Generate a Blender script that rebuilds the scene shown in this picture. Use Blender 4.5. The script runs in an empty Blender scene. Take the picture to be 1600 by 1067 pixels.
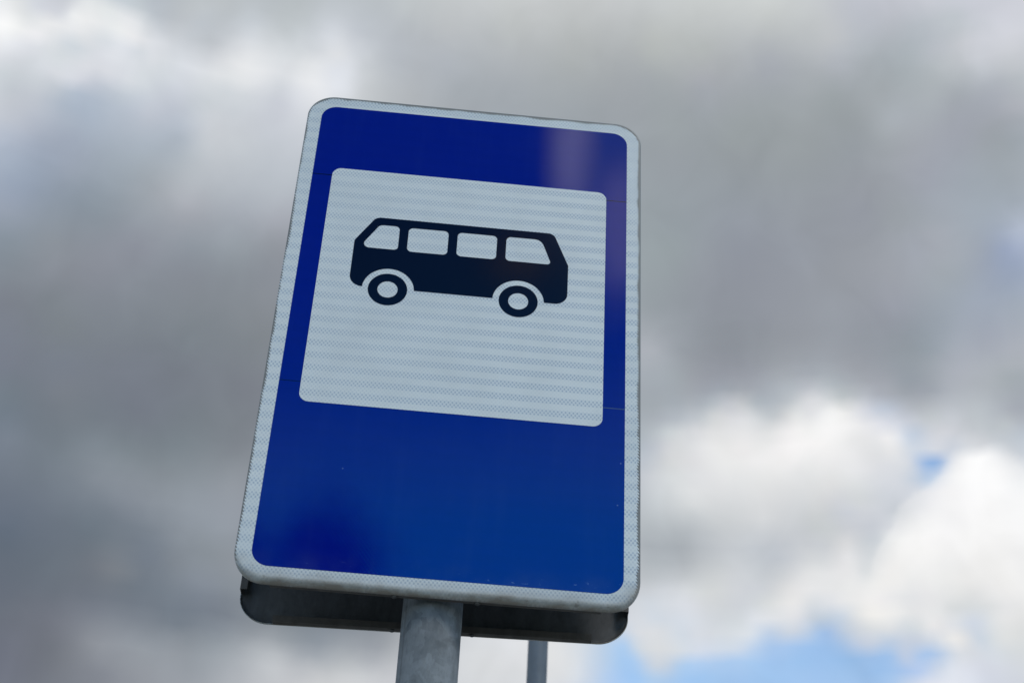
import bpy, bmesh, math, random
import numpy as np
from mathutils import Vector, Matrix, geometry
from math import radians as R

random.seed(7)
scene = bpy.context.scene
COL = scene.collection

# ---------------------------------------------------------------- camera
SIGN_Z = 2.62            # height of the sign's lower edge above the ground (m)
cam_d = bpy.data.cameras.new("camera")
cam = bpy.data.objects.new("camera", cam_d)
COL.objects.link(cam)
cam_d.sensor_width = 36.0
cam_d.lens = 55.24
cam_d.clip_start = 0.05
cam_d.clip_end = 5000.0
right = Vector((0.99507, -0.08683, 0.04789))
up = Vector((-0.08929, -0.57444, 0.81366))
back = Vector((-0.04314, -0.81392, -0.57937))
cam.matrix_world = Matrix(((right.x, up.x, back.x, -0.02193),
                           (right.y, up.y, back.y, -2.08228),
                           (right.z, up.z, back.z, SIGN_Z - 1.01891),
                           (0, 0, 0, 1)))
cam_d.dof.use_dof = True
cam_d.dof.focus_distance = 2.56
cam_d.dof.aperture_fstop = 9.5
cam_d.dof.aperture_blades = 9
scene.camera = cam

# ---------------------------------------------------------------- exposure
scene.view_settings.view_transform = 'Standard'
scene.view_settings.look = 'None'
scene.view_settings.exposure = 0.0
scene.view_settings.gamma = 1.0
scene.view_settings.use_curve_mapping = False

# ---------------------------------------------------------------- sky and sun
SKY_STRENGTH = 0.15
SUN_AZ, SUN_EL = 152.0, 50.0        # azimuth clockwise from +Y: behind the camera, to the right
world = bpy.data.worlds.new("World")
scene.world = world
world.use_nodes = True


class Nodes:
    """small helper to write node maths as code"""

    def __init__(self, tree):
        self.t = tree
        tree.nodes.clear()

    def n(self, kind, **kw):
        nd = self.t.nodes.new(kind)
        for k, v in kw.items():
            setattr(nd, k, v)
        return nd

    def put(self, sock, v):
        if isinstance(v, bpy.types.NodeSocket):
            self.t.links.new(v, sock)
        elif v is not None:
            sock.default_value = v

    def m(self, op, a, b=None, c=None, clamp=False):
        nd = self.n('ShaderNodeMath', operation=op, use_clamp=clamp)
        for s, v in zip(nd.inputs, (a, b, c)):
            self.put(s, v)
        return nd.outputs[0]

    def v(self, op, a, b=None, s=None):
        nd = self.n('ShaderNodeVectorMath', operation=op)
        self.put(nd.inputs[0], a)
        self.put(nd.inputs[1], b)
        if s is not None:
            self.put(nd.inputs['Scale'], s)
        return nd.outputs['Value'] if op in ('DOT_PRODUCT', 'LENGTH', 'DISTANCE') else nd.outputs[0]

    def xyz(self, vec):
        nd = self.n('ShaderNodeSeparateXYZ')
        self.put(nd.inputs[0], vec)
        return nd.outputs

    def vec(self, x=0.0, y=0.0, z=0.0):
        nd = self.n('ShaderNodeCombineXYZ')
        for s, v in zip(nd.inputs, (x, y, z)):
            self.put(s, v)
        return nd.outputs[0]

    def noise(self, vec, scale, detail=3.0, rough=0.5, dist=0.0, color=False):
        nd = self.n('ShaderNodeTexNoise')
        self.put(nd.inputs['Vector'], vec)
        nd.inputs['Scale'].default_value = scale
        nd.inputs['Detail'].default_value = detail
        nd.inputs['Roughness'].default_value = rough
        nd.inputs['Distortion'].default_value = dist
        return nd.outputs['Color' if color else 'Fac']

    def mix(self, f, a, b):
        nd = self.n('ShaderNodeMix', data_type='RGBA')
        self.put(nd.inputs[0], f)
        self.put(nd.inputs[6], a)
        self.put(nd.inputs[7], b)
        return nd.outputs[2]

    def rng(self, v, a, b, c=0.0, d=1.0, smooth=False):
        nd = self.n('ShaderNodeMapRange')
        nd.interpolation_type = 'SMOOTHSTEP' if smooth else 'LINEAR'
        self.put(nd.inputs[0], v)
        for s, x in zip(nd.inputs[1:5], (a, b, c, d)):
            self.put(s, x)
        return nd.outputs[0]


# Brightness of the cloud deck over the southern half of the sky: azimuth and elevation in
# degrees, then the colour seen there (sRGB, 0 to 255).
CLOUDS = [
    (-14.13, 45.46, 186, 193, 198), (-12.65, 45.86, 185, 192, 197), (-10.44, 46.12, 181, 189, 195),
    (-8.54, 46.41, 184, 192, 197), (-15.14, 44.69, 186, 193, 201), (-13.35, 45.04, 188, 196, 205),
    (-12.84, 44.45, 184, 191, 198), (-11.12, 45.10, 204, 212, 221), (-9.32, 45.62, 186, 194, 199),
    (-13.97, 44.01, 205, 211, 219), (-12.41, 44.08, 200, 205, 213), (-10.96, 44.56, 222, 226, 231),
    (-9.09, 44.74, 210, 216, 222), (-13.50, 43.53, 220, 225, 233), (-11.19, 43.67, 234, 236, 238),
    (-12.28, 43.64, 226, 229, 233), (-9.75, 43.61, 226, 229, 234), (-8.27, 44.06, 226, 229, 233),
    (-20.21, 41.88, 212, 218, 226), (-14.60, 43.08, 212, 219, 226), (-13.26, 42.77, 206, 212, 221),
    (-11.76, 42.93, 212, 219, 226), (-9.36, 43.33, 207, 213, 221), (-7.99, 43.53, 221, 225, 232),
    (-13.99, 42.16, 195, 202, 216), (-12.54, 42.44, 204, 212, 219), (-10.77, 42.75, 204, 211, 219),
    (-8.92, 42.82, 200, 205, 217), (-20.90, 39.97, 194, 200, 211), (-19.52, 40.10, 180, 189, 205),
    (-18.19, 40.43, 168, 181, 199), (-16.56, 40.81, 168, 181, 198), (-14.92, 41.28, 186, 194, 208),
    (-13.18, 41.51, 183, 193, 207), (-12.00, 41.62, 201, 206, 214), (-10.24, 41.92, 198, 204, 213),
    (-8.43, 42.08, 199, 205, 215), (-20.57, 39.13, 175, 187, 207), (-19.28, 39.47, 160, 172, 192),
    (-17.92, 39.69, 156, 168, 188), (-16.30, 40.06, 160, 173, 189), (-14.64, 40.41, 165, 178, 193),
    (-13.24, 40.69, 168, 180, 194), (-12.10, 40.90, 192, 199, 207), (-10.33, 41.09, 196, 203, 211),
    (-8.24, 41.30, 192, 199, 209), (-20.25, 38.29, 158, 172, 192), (-18.97, 38.62, 148, 162, 182),
    (-17.62, 38.83, 148, 160, 178), (-16.01, 39.19, 153, 166, 180), (-14.37, 39.54, 160, 171, 182),
    (-12.73, 39.97, 178, 187, 196), (-10.99, 40.17, 184, 191, 200), (-8.94, 40.38, 182, 190, 200),
    (-19.94, 37.45, 150, 164, 186), (-18.66, 37.77, 142, 156, 176), (-17.06, 38.03, 138, 152, 168),
    (-15.46, 38.38, 143, 155, 168), (-13.83, 38.72, 158, 166, 176), (-12.84, 38.79, 172, 178, 188),
    (-11.04, 39.23, 172, 180, 190), (-8.75, 39.60, 176, 184, 194), (-7.62, 39.88, 178, 186, 196),
    (-19.74, 36.92, 150, 162, 182), (-17.92, 37.25, 139, 152, 168), (-15.76, 37.51, 137, 149, 162),
    (-13.64, 38.06, 152, 161, 172), (-12.02, 38.48, 164, 169, 180), (-10.00, 38.59, 162, 170, 182),
    (-8.00, 38.89, 165, 170, 182), (-19.32, 35.75, 132, 146, 160), (-17.56, 36.17, 138, 147, 158),
    (-15.49, 36.63, 138, 145, 158), (-13.86, 36.85, 140, 146, 160), (-11.72, 37.36, 142, 152, 164),
    (-9.75, 37.58, 146, 156, 166), (-7.78, 37.87, 146, 152, 162), (-18.95, 34.68, 130, 140, 152),
    (-17.21, 35.09, 133, 140, 152), (-15.41, 35.49, 136, 142, 155), (-13.58, 35.85, 134, 142, 154),
    (-11.43, 36.25, 133, 140, 152), (-8.12, 36.77, 136, 143, 154), (-18.66, 33.83, 122, 129, 142),
    (-16.93, 34.23, 125, 134, 144), (-15.15, 34.61, 128, 136, 148), (-11.21, 35.35, 130, 138, 148),
    (-8.16, 35.60, 134, 141, 150), (-18.31, 32.76, 119, 127, 142), (-16.09, 33.25, 122, 131, 140),
    (-13.55, 33.76, 122, 131, 142), (-10.88, 34.01, 122, 132, 142), (-8.19, 34.42, 126, 134, 142),
    (-17.96, 31.69, 116, 124, 140), (-15.77, 32.16, 116, 125, 140), (-13.25, 32.66, 118, 126, 140),
    (-10.66, 33.11, 120, 128, 140), (-8.27, 33.48, 124, 132, 142), (-17.69, 30.83, 112, 125, 138),
    (-15.51, 31.29, 118, 126, 138), (-13.02, 31.77, 116, 124, 138), (-10.48, 32.32, 118, 126, 138),
    (-8.09, 32.57, 122, 128, 140), (-17.43, 29.97, 112, 126, 142), (-15.81, 30.54, 112, 122, 134),
    (-14.10, 30.88, 112, 122, 134), (-12.32, 31.09, 114, 122, 136), (-10.25, 31.32, 116, 126, 136),
    (-8.21, 31.85, 122, 130, 140), (-17.17, 29.12, 118, 130, 146), (-15.26, 29.51, 114, 126, 138),
    (-13.72, 29.46, 126, 138, 150), (-12.51, 29.79, 120, 132, 142), (-10.50, 30.12, 120, 132, 142),
    (-8.20, 30.46, 126, 134, 144), (-16.85, 28.05, 112, 124, 140), (-15.44, 28.33, 114, 126, 140),
    (-13.54, 28.80, 130, 140, 152), (-12.24, 28.68, 136, 146, 158), (-10.78, 29.04, 132, 142, 152),
    (-9.29, 29.38, 134, 144, 154), (-7.98, 29.33, 142, 150, 160), (-16.56, 27.09, 104, 116, 134),
    (-15.20, 27.47, 110, 122, 138), (-13.26, 27.71, 116, 128, 142), (-12.03, 27.80, 126, 136, 150),
    (-10.85, 28.22, 140, 150, 162), (-9.33, 28.34, 142, 152, 164), (-7.80, 28.44, 144, 152, 164),
    (-16.23, 25.92, 96, 110, 128), (-14.61, 26.22, 102, 114, 130), (-12.99, 26.62, 106, 120, 134),
    (-11.33, 27.01, 114, 126, 140), (-9.87, 27.23, 132, 142, 154), (-8.38, 27.44, 144, 154, 166),
    (-16.05, 25.28, 98, 110, 126), (-14.38, 25.36, 104, 116, 130), (-12.75, 25.65, 114, 122, 134),
    (-11.87, 25.56, 124, 132, 142), (-10.89, 26.17, 112, 124, 140), (-9.88, 26.09, 124, 134, 146),
    (-8.45, 26.52, 136, 146, 156), (-7.67, 26.39, 140, 148, 158), (-15.75, 24.23, 100, 110, 126),
    (-14.16, 24.51, 106, 116, 130), (-12.54, 24.78, 108, 118, 132), (-11.36, 24.97, 108, 120, 134),
    (-9.93, 25.18, 116, 128, 142), (-8.52, 25.60, 130, 140, 154), (-7.30, 25.76, 138, 148, 158),
    (-15.52, 23.38, 106, 114, 128), (-13.94, 23.66, 114, 120, 134), (-12.36, 24.03, 122, 130, 144),
    (-10.72, 24.28, 116, 126, 140), (-9.22, 24.15, 112, 124, 138), (-7.82, 24.56, 116, 126, 140),
    (-6.27, 24.19, 140, 148, 158), (-5.05, 24.32, 136, 146, 156), (-3.32, 24.50, 134, 144, 156),
    (-1.57, 24.54, 140, 148, 158), (-15.24, 22.34, 108, 114, 130), (-13.67, 22.60, 114, 120, 132),
    (-12.13, 23.07, 140, 146, 156), (-10.46, 23.09, 146, 154, 164), (-9.05, 23.29, 142, 150, 160),
    (-7.62, 23.47, 148, 158, 168), (-5.65, 23.47, 186, 192, 198), (-5.12, 23.20, 192, 196, 202),
    (-3.97, 23.76, 146, 156, 168), (-2.69, 23.55, 176, 182, 188), (-1.47, 23.76, 160, 166, 176),
    (-0.97, 23.69, 175, 180, 186), (-14.99, 21.40, 110, 116, 132), (-13.44, 21.66, 116, 122, 134),
    (-11.88, 22.00, 128, 134, 146), (-10.27, 22.23, 144, 150, 160), (-8.40, 22.48, 150, 158, 168),
    (-6.74, 22.68, 170, 176, 184), (-5.05, 22.76, 190, 194, 200), (-3.60, 22.90, 196, 199, 203),
    (-2.13, 23.04, 198, 202, 206), (-0.89, 23.03, 195, 198, 204), (1.98, 24.34, 215, 219, 224),
    (2.78, 23.72, 216, 219, 222), (3.74, 24.44, 222, 225, 230), (3.80, 23.43, 214, 217, 221),
    (5.50, 24.51, 222, 224, 226), (6.03, 23.63, 218, 222, 227), (-8.25, 46.57, 185, 193, 199),
    (-5.99, 46.86, 186, 194, 201), (-3.35, 47.08, 192, 199, 203), (0.31, 47.37, 195, 200, 203),
    (3.67, 47.60, 197, 201, 203), (7.05, 47.66, 195, 199, 201), (9.74, 47.57, 198, 203, 205),
    (-7.00, 45.49, 212, 218, 227), (-6.72, 44.96, 222, 225, 229), (-7.84, 44.92, 205, 211, 218),
    (-5.77, 45.87, 192, 199, 209), (-3.83, 46.08, 182, 189, 197), (-1.23, 46.43, 185, 190, 194),
    (2.08, 46.64, 184, 189, 190), (5.41, 46.75, 184, 189, 190), (8.74, 46.76, 182, 187, 188),
    (-7.66, 44.15, 232, 234, 237), (-6.77, 44.49, 218, 223, 232), (-5.87, 44.04, 219, 224, 233),
    (-4.86, 44.61, 195, 201, 207), (-3.63, 44.97, 180, 187, 196), (-1.07, 45.31, 172, 179, 188),
    (2.19, 45.51, 172, 178, 184), (5.47, 45.51, 170, 176, 178), (8.74, 45.53, 168, 174, 178),
    (-7.17, 43.41, 225, 228, 233), (-5.33, 43.76, 200, 205, 210), (-2.82, 44.02, 176, 182, 188),
    (-0.28, 44.34, 164, 172, 180), (2.31, 44.27, 162, 170, 178), (5.54, 44.15, 158, 166, 173),
    (8.74, 44.17, 158, 165, 172), (9.07, 47.65, 196, 201, 203), (12.08, 47.57, 203, 208, 208),
    (15.39, 47.39, 205, 210, 210), (17.66, 47.21, 196, 201, 204), (19.57, 47.02, 186, 191, 202),
    (21.76, 46.77, 190, 194, 205), (23.31, 46.60, 200, 203, 214), (25.09, 46.22, 198, 202, 214),
    (27.16, 45.94, 203, 206, 217), (9.40, 46.64, 184, 189, 188), (12.04, 46.57, 184, 189, 190),
    (15.32, 46.73, 194, 199, 199), (17.55, 46.44, 188, 193, 196), (18.46, 46.03, 188, 192, 196),
    (19.76, 46.23, 182, 188, 198), (21.64, 46.12, 182, 187, 197), (22.84, 45.85, 178, 187, 196),
    (24.36, 45.74, 184, 193, 200), (25.57, 45.66, 196, 201, 211), (26.82, 45.23, 206, 209, 220),
    (9.39, 45.74, 174, 180, 180), (12.00, 45.90, 176, 182, 182), (15.21, 45.62, 172, 178, 186),
    (18.69, 45.45, 180, 186, 194), (19.93, 45.32, 172, 180, 188), (22.10, 45.28, 168, 178, 186),
    (23.28, 45.01, 180, 186, 196), (24.46, 44.84, 196, 200, 208), (25.31, 44.60, 204, 207, 217),
    (26.86, 44.78, 208, 211, 220), (9.39, 45.07, 164, 171, 176), (11.96, 44.89, 164, 168, 176),
    (15.15, 44.95, 164, 170, 180), (18.63, 45.01, 176, 182, 192), (20.75, 44.67, 162, 171, 178),
    (22.27, 44.59, 168, 178, 185), (23.46, 44.43, 178, 186, 192), (25.21, 44.17, 196, 202, 210),
    (26.64, 43.93, 194, 199, 206), (9.38, 44.39, 158, 166, 172), (11.93, 44.32, 158, 165, 174),
    (15.08, 44.17, 156, 164, 170), (18.18, 44.04, 156, 165, 170), (20.60, 43.79, 160, 168, 174),
    (22.65, 43.42, 168, 176, 183), (24.15, 43.44, 166, 174, 182), (25.58, 43.22, 170, 177, 188),
    (26.70, 43.03, 174, 182, 190), (10.32, 43.23, 152, 161, 166), (13.44, 43.12, 152, 161, 165),
    (16.53, 43.16, 155, 163, 168), (18.95, 42.95, 152, 160, 166), (21.07, 42.95, 166, 174, 183),
    (22.57, 42.99, 164, 172, 180), (23.96, 42.57, 158, 164, 176), (25.43, 42.57, 160, 166, 178),
    (26.59, 42.61, 176, 180, 190), (10.29, 42.09, 150, 158, 166), (13.37, 41.99, 148, 156, 162),
    (16.41, 42.03, 150, 158, 163), (18.80, 41.83, 149, 157, 165), (20.66, 42.32, 162, 170, 177),
    (22.11, 42.15, 162, 168, 178), (23.78, 41.70, 156, 162, 175), (25.21, 41.60, 156, 164, 172),
    (26.33, 41.53, 158, 168, 178), (10.27, 40.94, 150, 160, 168), (13.30, 40.85, 148, 157, 166),
    (16.30, 40.90, 148, 156, 164), (19.23, 40.66, 148, 154, 164), (21.42, 41.55, 160, 166, 176),
    (22.12, 40.56, 154, 160, 174), (23.84, 40.56, 156, 166, 178), (26.03, 40.24, 160, 170, 180),
    (10.25, 39.79, 149, 160, 168), (13.23, 39.70, 146, 154, 166), (16.19, 39.77, 146, 153, 163),
    (19.07, 39.53, 146, 152, 164), (20.51, 39.50, 152, 160, 168), (21.89, 39.23, 158, 167, 178),
    (23.81, 38.99, 160, 172, 186), (25.78, 39.15, 158, 170, 184), (10.23, 38.87, 150, 162, 168),
    (13.18, 38.78, 143, 150, 163), (16.08, 38.63, 147, 154, 166), (18.92, 38.41, 150, 156, 166),
    (21.15, 38.18, 158, 165, 178), (22.07, 38.64, 164, 170, 182), (23.60, 37.89, 158, 168, 182),
    (25.21, 37.77, 152, 166, 194), (25.73, 38.26, 178, 190, 212), (9.34, 37.95, 150, 161, 168),
    (11.67, 37.91, 146, 153, 164), (14.56, 37.80, 143, 149, 161), (17.41, 37.62, 148, 154, 164),
    (20.19, 37.37, 156, 162, 173), (22.36, 37.13, 158, 168, 178), (23.96, 36.93, 154, 166, 186),
    (25.27, 36.75, 150, 164, 188), (9.33, 36.79, 150, 160, 168), (11.63, 36.75, 142, 149, 160),
    (14.48, 36.65, 144, 150, 162), (17.28, 36.48, 150, 157, 168), (20.03, 36.25, 152, 158, 172),
    (21.64, 36.08, 150, 161, 174), (23.27, 36.12, 156, 168, 186), (25.04, 35.66, 160, 172, 188),
    (9.18, 35.16, 172, 178, 188), (10.45, 35.38, 150, 158, 168), (11.87, 35.59, 140, 147, 157),
    (13.55, 35.30, 140, 147, 157), (15.79, 35.43, 150, 156, 166), (18.52, 35.24, 145, 152, 163),
    (20.37, 34.85, 142, 152, 162), (21.17, 34.77, 146, 158, 170), (22.25, 34.88, 160, 170, 184),
    (23.80, 34.69, 160, 168, 184), (24.82, 33.89, 174, 180, 190), (10.99, 34.22, 154, 160, 170),
    (14.87, 34.32, 160, 167, 176), (17.59, 34.16, 158, 164, 174), (19.73, 34.11, 150, 159, 170),
    (21.03, 33.87, 158, 166, 176), (22.33, 33.74, 170, 176, 188), (23.56, 33.37, 172, 180, 188),
    (24.57, 33.25, 160, 170, 178), (10.96, 33.29, 166, 173, 182), (24.20, 32.62, 166, 174, 184),
    (16.76, 31.24, 243, 242, 243), (16.70, 30.56, 230, 231, 232), (9.29, 29.83, 196, 203, 209),
    (10.88, 29.83, 218, 221, 223), (12.72, 29.80, 214, 217, 220), (14.29, 29.76, 218, 220, 223),
    (15.57, 29.48, 206, 210, 214), (9.28, 28.91, 182, 190, 196), (10.86, 28.91, 186, 193, 199),
    (12.16, 28.90, 198, 203, 207), (13.99, 29.08, 214, 217, 220), (15.49, 28.58, 196, 201, 207),
    (21.98, 28.38, 250, 250, 250), (23.66, 28.22, 246, 246, 246), (9.28, 28.00, 164, 172, 180),
    (10.58, 28.12, 168, 176, 184), (11.88, 28.22, 186, 192, 199), (13.41, 27.96, 190, 197, 206),
    (14.41, 27.71, 190, 197, 207), (15.70, 27.89, 204, 208, 213), (20.16, 27.64, 250, 249, 247),
    (21.85, 27.51, 249, 248, 247), (23.51, 27.36, 243, 243, 243), (9.28, 27.31, 178, 186, 192),
    (10.82, 27.32, 186, 192, 198), (12.10, 27.31, 202, 207, 211), (13.37, 27.29, 200, 206, 212),
    (15.64, 27.22, 224, 226, 227), (20.08, 26.98, 240, 240, 239), (20.77, 26.71, 228, 230, 231),
    (21.72, 26.63, 236, 236, 235), (23.40, 26.71, 240, 240, 240), (16.81, 26.27, 228, 230, 231),
    (9.31, 34.00, 162, 172, 182), (10.43, 33.99, 158, 168, 176), (11.54, 33.97, 152, 158, 170),
    (12.64, 33.95, 154, 160, 172), (13.74, 33.91, 156, 162, 174), (14.84, 33.86, 168, 176, 186),
    (9.31, 33.53, 158, 166, 176), (10.42, 33.53, 160, 168, 178), (11.52, 33.51, 160, 168, 180),
    (12.62, 33.49, 164, 174, 184), (13.72, 33.45, 166, 174, 184), (14.94, 33.40, 178, 188, 196),
    (9.31, 33.19, 160, 170, 178), (10.41, 33.18, 162, 172, 182), (11.51, 33.16, 170, 180, 190),
    (12.20, 33.15, 186, 194, 202), (12.61, 33.14, 200, 203, 212), (13.15, 33.12, 206, 209, 212),
    (13.56, 33.11, 182, 192, 200), (14.10, 33.09, 178, 188, 198), (14.91, 33.06, 188, 194, 202),
    (9.58, 32.84, 166, 174, 184), (10.68, 32.83, 176, 186, 196), (11.36, 32.82, 182, 192, 202),
    (11.77, 32.81, 204, 210, 213), (12.32, 32.80, 212, 214, 217), (12.86, 32.79, 218, 220, 224),
    (13.40, 32.77, 222, 225, 230), (13.81, 32.76, 204, 210, 215), (14.35, 32.73, 190, 198, 205),
    (15.02, 32.71, 212, 214, 217), (9.30, 32.49, 170, 178, 188), (10.12, 32.49, 182, 190, 200),
    (11.08, 32.48, 200, 203, 209), (11.76, 32.47, 212, 214, 216), (12.44, 32.45, 222, 224, 230),
    (12.98, 32.44, 224, 226, 229), (13.52, 32.42, 226, 228, 233), (14.06, 32.40, 220, 223, 224),
    (15.00, 32.36, 238, 237, 238), (9.03, 32.14, 176, 186, 194), (9.71, 32.14, 196, 205, 210),
    (10.39, 32.14, 206, 211, 214), (11.21, 32.13, 218, 220, 225), (11.75, 32.12, 230, 231, 232),
    (12.42, 32.11, 226, 227, 228), (13.10, 32.09, 236, 236, 236), (13.90, 32.06, 232, 233, 234),
    (14.57, 32.04, 240, 240, 241), (15.18, 32.01, 245, 243, 244), (9.16, 31.80, 180, 189, 200),
    (9.57, 31.80, 196, 200, 210), (10.11, 31.79, 204, 208, 211), (10.93, 31.79, 216, 219, 223),
    (11.74, 31.77, 232, 232, 233), (12.41, 31.76, 228, 229, 229), (13.08, 31.74, 238, 236, 237),
    (13.75, 31.72, 236, 237, 237), (14.68, 31.69, 243, 241, 242), (9.03, 31.33, 186, 195, 207),
    (9.57, 31.33, 202, 206, 210), (10.11, 31.33, 214, 216, 219), (10.91, 31.33, 216, 217, 220),
    (11.72, 31.31, 228, 229, 230), (12.79, 31.29, 234, 234, 234), (13.85, 31.26, 238, 237, 238),
    (14.91, 31.22, 238, 237, 237), (9.16, 30.87, 200, 205, 213), (9.97, 30.87, 212, 217, 219),
    (10.90, 30.86, 220, 222, 226), (11.97, 30.85, 226, 227, 229), (13.03, 30.83, 228, 229, 230),
    (14.09, 30.79, 230, 231, 231), (15.01, 30.76, 226, 227, 229), (15.38, 33.84, 172, 180, 190),
    (16.19, 33.79, 180, 186, 196), (16.73, 33.76, 178, 188, 196), (17.54, 33.71, 170, 178, 188),
    (18.34, 33.65, 162, 168, 178), (19.13, 33.59, 160, 165, 176), (20.18, 33.50, 150, 160, 172),
    (20.96, 33.42, 150, 160, 172), (15.22, 33.50, 182, 192, 200), (15.89, 33.47, 200, 204, 212),
    (16.24, 33.45, 222, 224, 228), (16.57, 33.43, 196, 202, 210), (17.23, 33.38, 178, 188, 194),
    (18.03, 33.33, 174, 182, 190), (18.83, 33.27, 166, 172, 184), (19.88, 33.18, 160, 168, 178),
    (20.66, 33.11, 160, 166, 178), (15.33, 33.20, 190, 198, 204), (15.92, 33.17, 214, 216, 221),
    (16.27, 33.15, 226, 228, 231), (16.62, 33.13, 212, 216, 220), (17.20, 33.09, 200, 207, 210),
    (17.74, 33.05, 198, 204, 209), (18.26, 33.02, 198, 203, 214), (19.05, 32.96, 178, 184, 196),
    (20.10, 32.87, 172, 178, 188), (20.87, 32.80, 170, 176, 186), (15.17, 32.88, 202, 208, 212),
    (15.71, 32.86, 226, 228, 228), (16.16, 32.83, 216, 218, 223), (16.64, 32.80, 236, 238, 238),
    (16.96, 32.78, 245, 245, 245), (17.30, 32.76, 226, 228, 227), (17.70, 32.74, 236, 237, 238),
    (18.23, 32.70, 214, 218, 230), (18.75, 32.66, 202, 211, 226), (19.07, 32.64, 184, 200, 224),
    (19.54, 32.60, 194, 202, 217), (20.31, 32.53, 180, 188, 197), (20.88, 32.48, 186, 194, 200),
    (15.01, 32.59, 220, 222, 223), (15.55, 32.57, 238, 239, 239), (16.08, 32.54, 220, 222, 228),
    (16.61, 32.51, 246, 246, 247), (17.14, 32.48, 247, 247, 247), (17.67, 32.44, 241, 241, 242),
    (18.20, 32.41, 236, 237, 240), (18.59, 32.38, 212, 218, 232), (19.03, 32.34, 220, 224, 236),
    (19.55, 32.30, 196, 204, 220), (20.14, 32.25, 196, 202, 216), (20.79, 32.19, 190, 198, 203),
    (15.25, 32.24, 244, 243, 243), (16.05, 32.20, 238, 239, 238), (16.85, 32.15, 246, 245, 245),
    (17.63, 32.10, 240, 240, 241), (18.42, 32.05, 234, 234, 238), (18.94, 32.01, 230, 231, 236),
    (19.33, 31.98, 232, 233, 238), (19.71, 31.95, 210, 218, 228), (20.23, 31.90, 206, 211, 222),
    (20.86, 31.85, 200, 206, 214), (14.96, 31.84, 247, 245, 246), (16.02, 31.79, 246, 244, 244),
    (17.07, 31.73, 243, 243, 243), (17.85, 31.68, 230, 231, 232), (18.63, 31.62, 226, 227, 230),
    (19.15, 31.58, 236, 237, 240), (19.61, 31.55, 230, 231, 235), (19.97, 31.52, 172, 194, 222),
    (20.30, 31.49, 180, 200, 226), (20.73, 31.45, 210, 214, 222), (14.93, 31.45, 245, 243, 243),
    (16.25, 31.38, 240, 240, 240), (17.29, 31.33, 236, 236, 237), (18.07, 31.28, 228, 229, 231),
    (18.71, 31.23, 222, 224, 227), (19.36, 31.18, 228, 229, 231), (19.87, 31.14, 216, 220, 226),
    (20.17, 31.12, 184, 203, 230), (20.50, 31.09, 206, 214, 226), (14.90, 31.06, 238, 237, 237),
    (16.21, 31.00, 234, 235, 236), (17.25, 30.94, 232, 233, 235), (17.77, 30.91, 236, 236, 239),
    (18.54, 30.86, 220, 222, 226), (19.31, 30.80, 216, 220, 227), (19.94, 30.75, 208, 216, 226),
    (20.32, 30.72, 200, 210, 226), (20.50, 30.71, 150, 184, 226), (20.70, 30.69, 160, 188, 228),
    (14.87, 30.65, 228, 229, 230), (16.18, 30.59, 228, 230, 231), (17.47, 30.52, 228, 230, 232),
    (17.98, 30.49, 226, 228, 232), (19.00, 30.42, 216, 220, 228), (19.76, 30.36, 212, 218, 228),
    (20.07, 30.34, 196, 208, 230), (21.57, 32.23, 196, 202, 211), (22.58, 32.13, 190, 198, 205),
    (23.58, 32.02, 178, 186, 196), (24.32, 31.93, 166, 172, 184), (21.26, 31.92, 200, 205, 213),
    (22.02, 31.85, 196, 201, 210), (23.02, 31.74, 190, 198, 205), (24.02, 31.63, 186, 194, 200),
    (20.96, 31.61, 210, 213, 221), (21.72, 31.54, 206, 210, 219), (22.47, 31.47, 200, 206, 213),
    (23.22, 31.39, 192, 200, 207), (23.96, 31.30, 190, 198, 206), (21.04, 31.31, 212, 216, 224),
    (21.67, 31.25, 204, 211, 224), (22.67, 31.15, 204, 208, 215), (23.41, 31.07, 198, 205, 214),
    (24.15, 30.99, 188, 200, 214), (21.01, 31.07, 210, 215, 226), (21.59, 31.01, 194, 206, 222),
    (21.89, 30.98, 214, 220, 230), (22.26, 30.95, 236, 238, 241), (22.88, 30.88, 248, 248, 249),
    (23.37, 30.83, 222, 226, 232), (23.86, 30.78, 198, 205, 214), (20.34, 30.88, 200, 210, 226),
    (20.65, 30.85, 178, 200, 226), (20.90, 30.83, 180, 202, 230), (21.22, 30.80, 168, 194, 226),
    (21.60, 30.76, 220, 226, 236), (22.10, 30.72, 250, 250, 252), (22.84, 30.64, 252, 252, 253),
    (23.45, 30.58, 230, 233, 238), (23.94, 30.52, 206, 212, 220), (20.86, 30.58, 160, 188, 226),
    (21.11, 30.56, 126, 168, 220), (21.36, 30.54, 170, 198, 230), (21.69, 30.51, 236, 240, 246),
    (22.31, 30.45, 253, 253, 254), (23.29, 30.35, 244, 245, 247), (23.78, 30.30, 212, 218, 226),
    (24.14, 30.25, 222, 226, 232), (20.40, 30.35, 120, 164, 220), (20.65, 30.33, 140, 178, 226),
    (20.90, 30.31, 132, 172, 220), (21.15, 30.29, 226, 234, 246), (21.52, 30.26, 248, 249, 252),
    (22.76, 30.14, 254, 254, 254), (23.49, 30.06, 248, 249, 250), (23.97, 30.01, 238, 240, 244),
    (20.16, 30.10, 176, 200, 226), (20.49, 30.08, 216, 226, 238), (20.79, 30.05, 226, 232, 242),
    (21.11, 30.02, 244, 245, 250), (21.98, 29.94, 253, 253, 254), (23.93, 29.74, 236, 240, 244),
    (19.94, 29.78, 212, 219, 229), (20.32, 29.75, 226, 230, 238), (20.69, 29.72, 238, 240, 246),
    (21.68, 29.64, 249, 249, 250), (23.15, 29.49, 253, 253, 253), (23.99, 29.40, 246, 247, 248),
    (19.65, 29.47, 208, 214, 224), (20.10, 29.43, 222, 225, 235), (20.65, 29.39, 240, 241, 247),
    (21.63, 29.30, 250, 250, 251), (22.85, 29.19, 252, 252, 252), (23.57, 29.12, 242, 243, 244),
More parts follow.
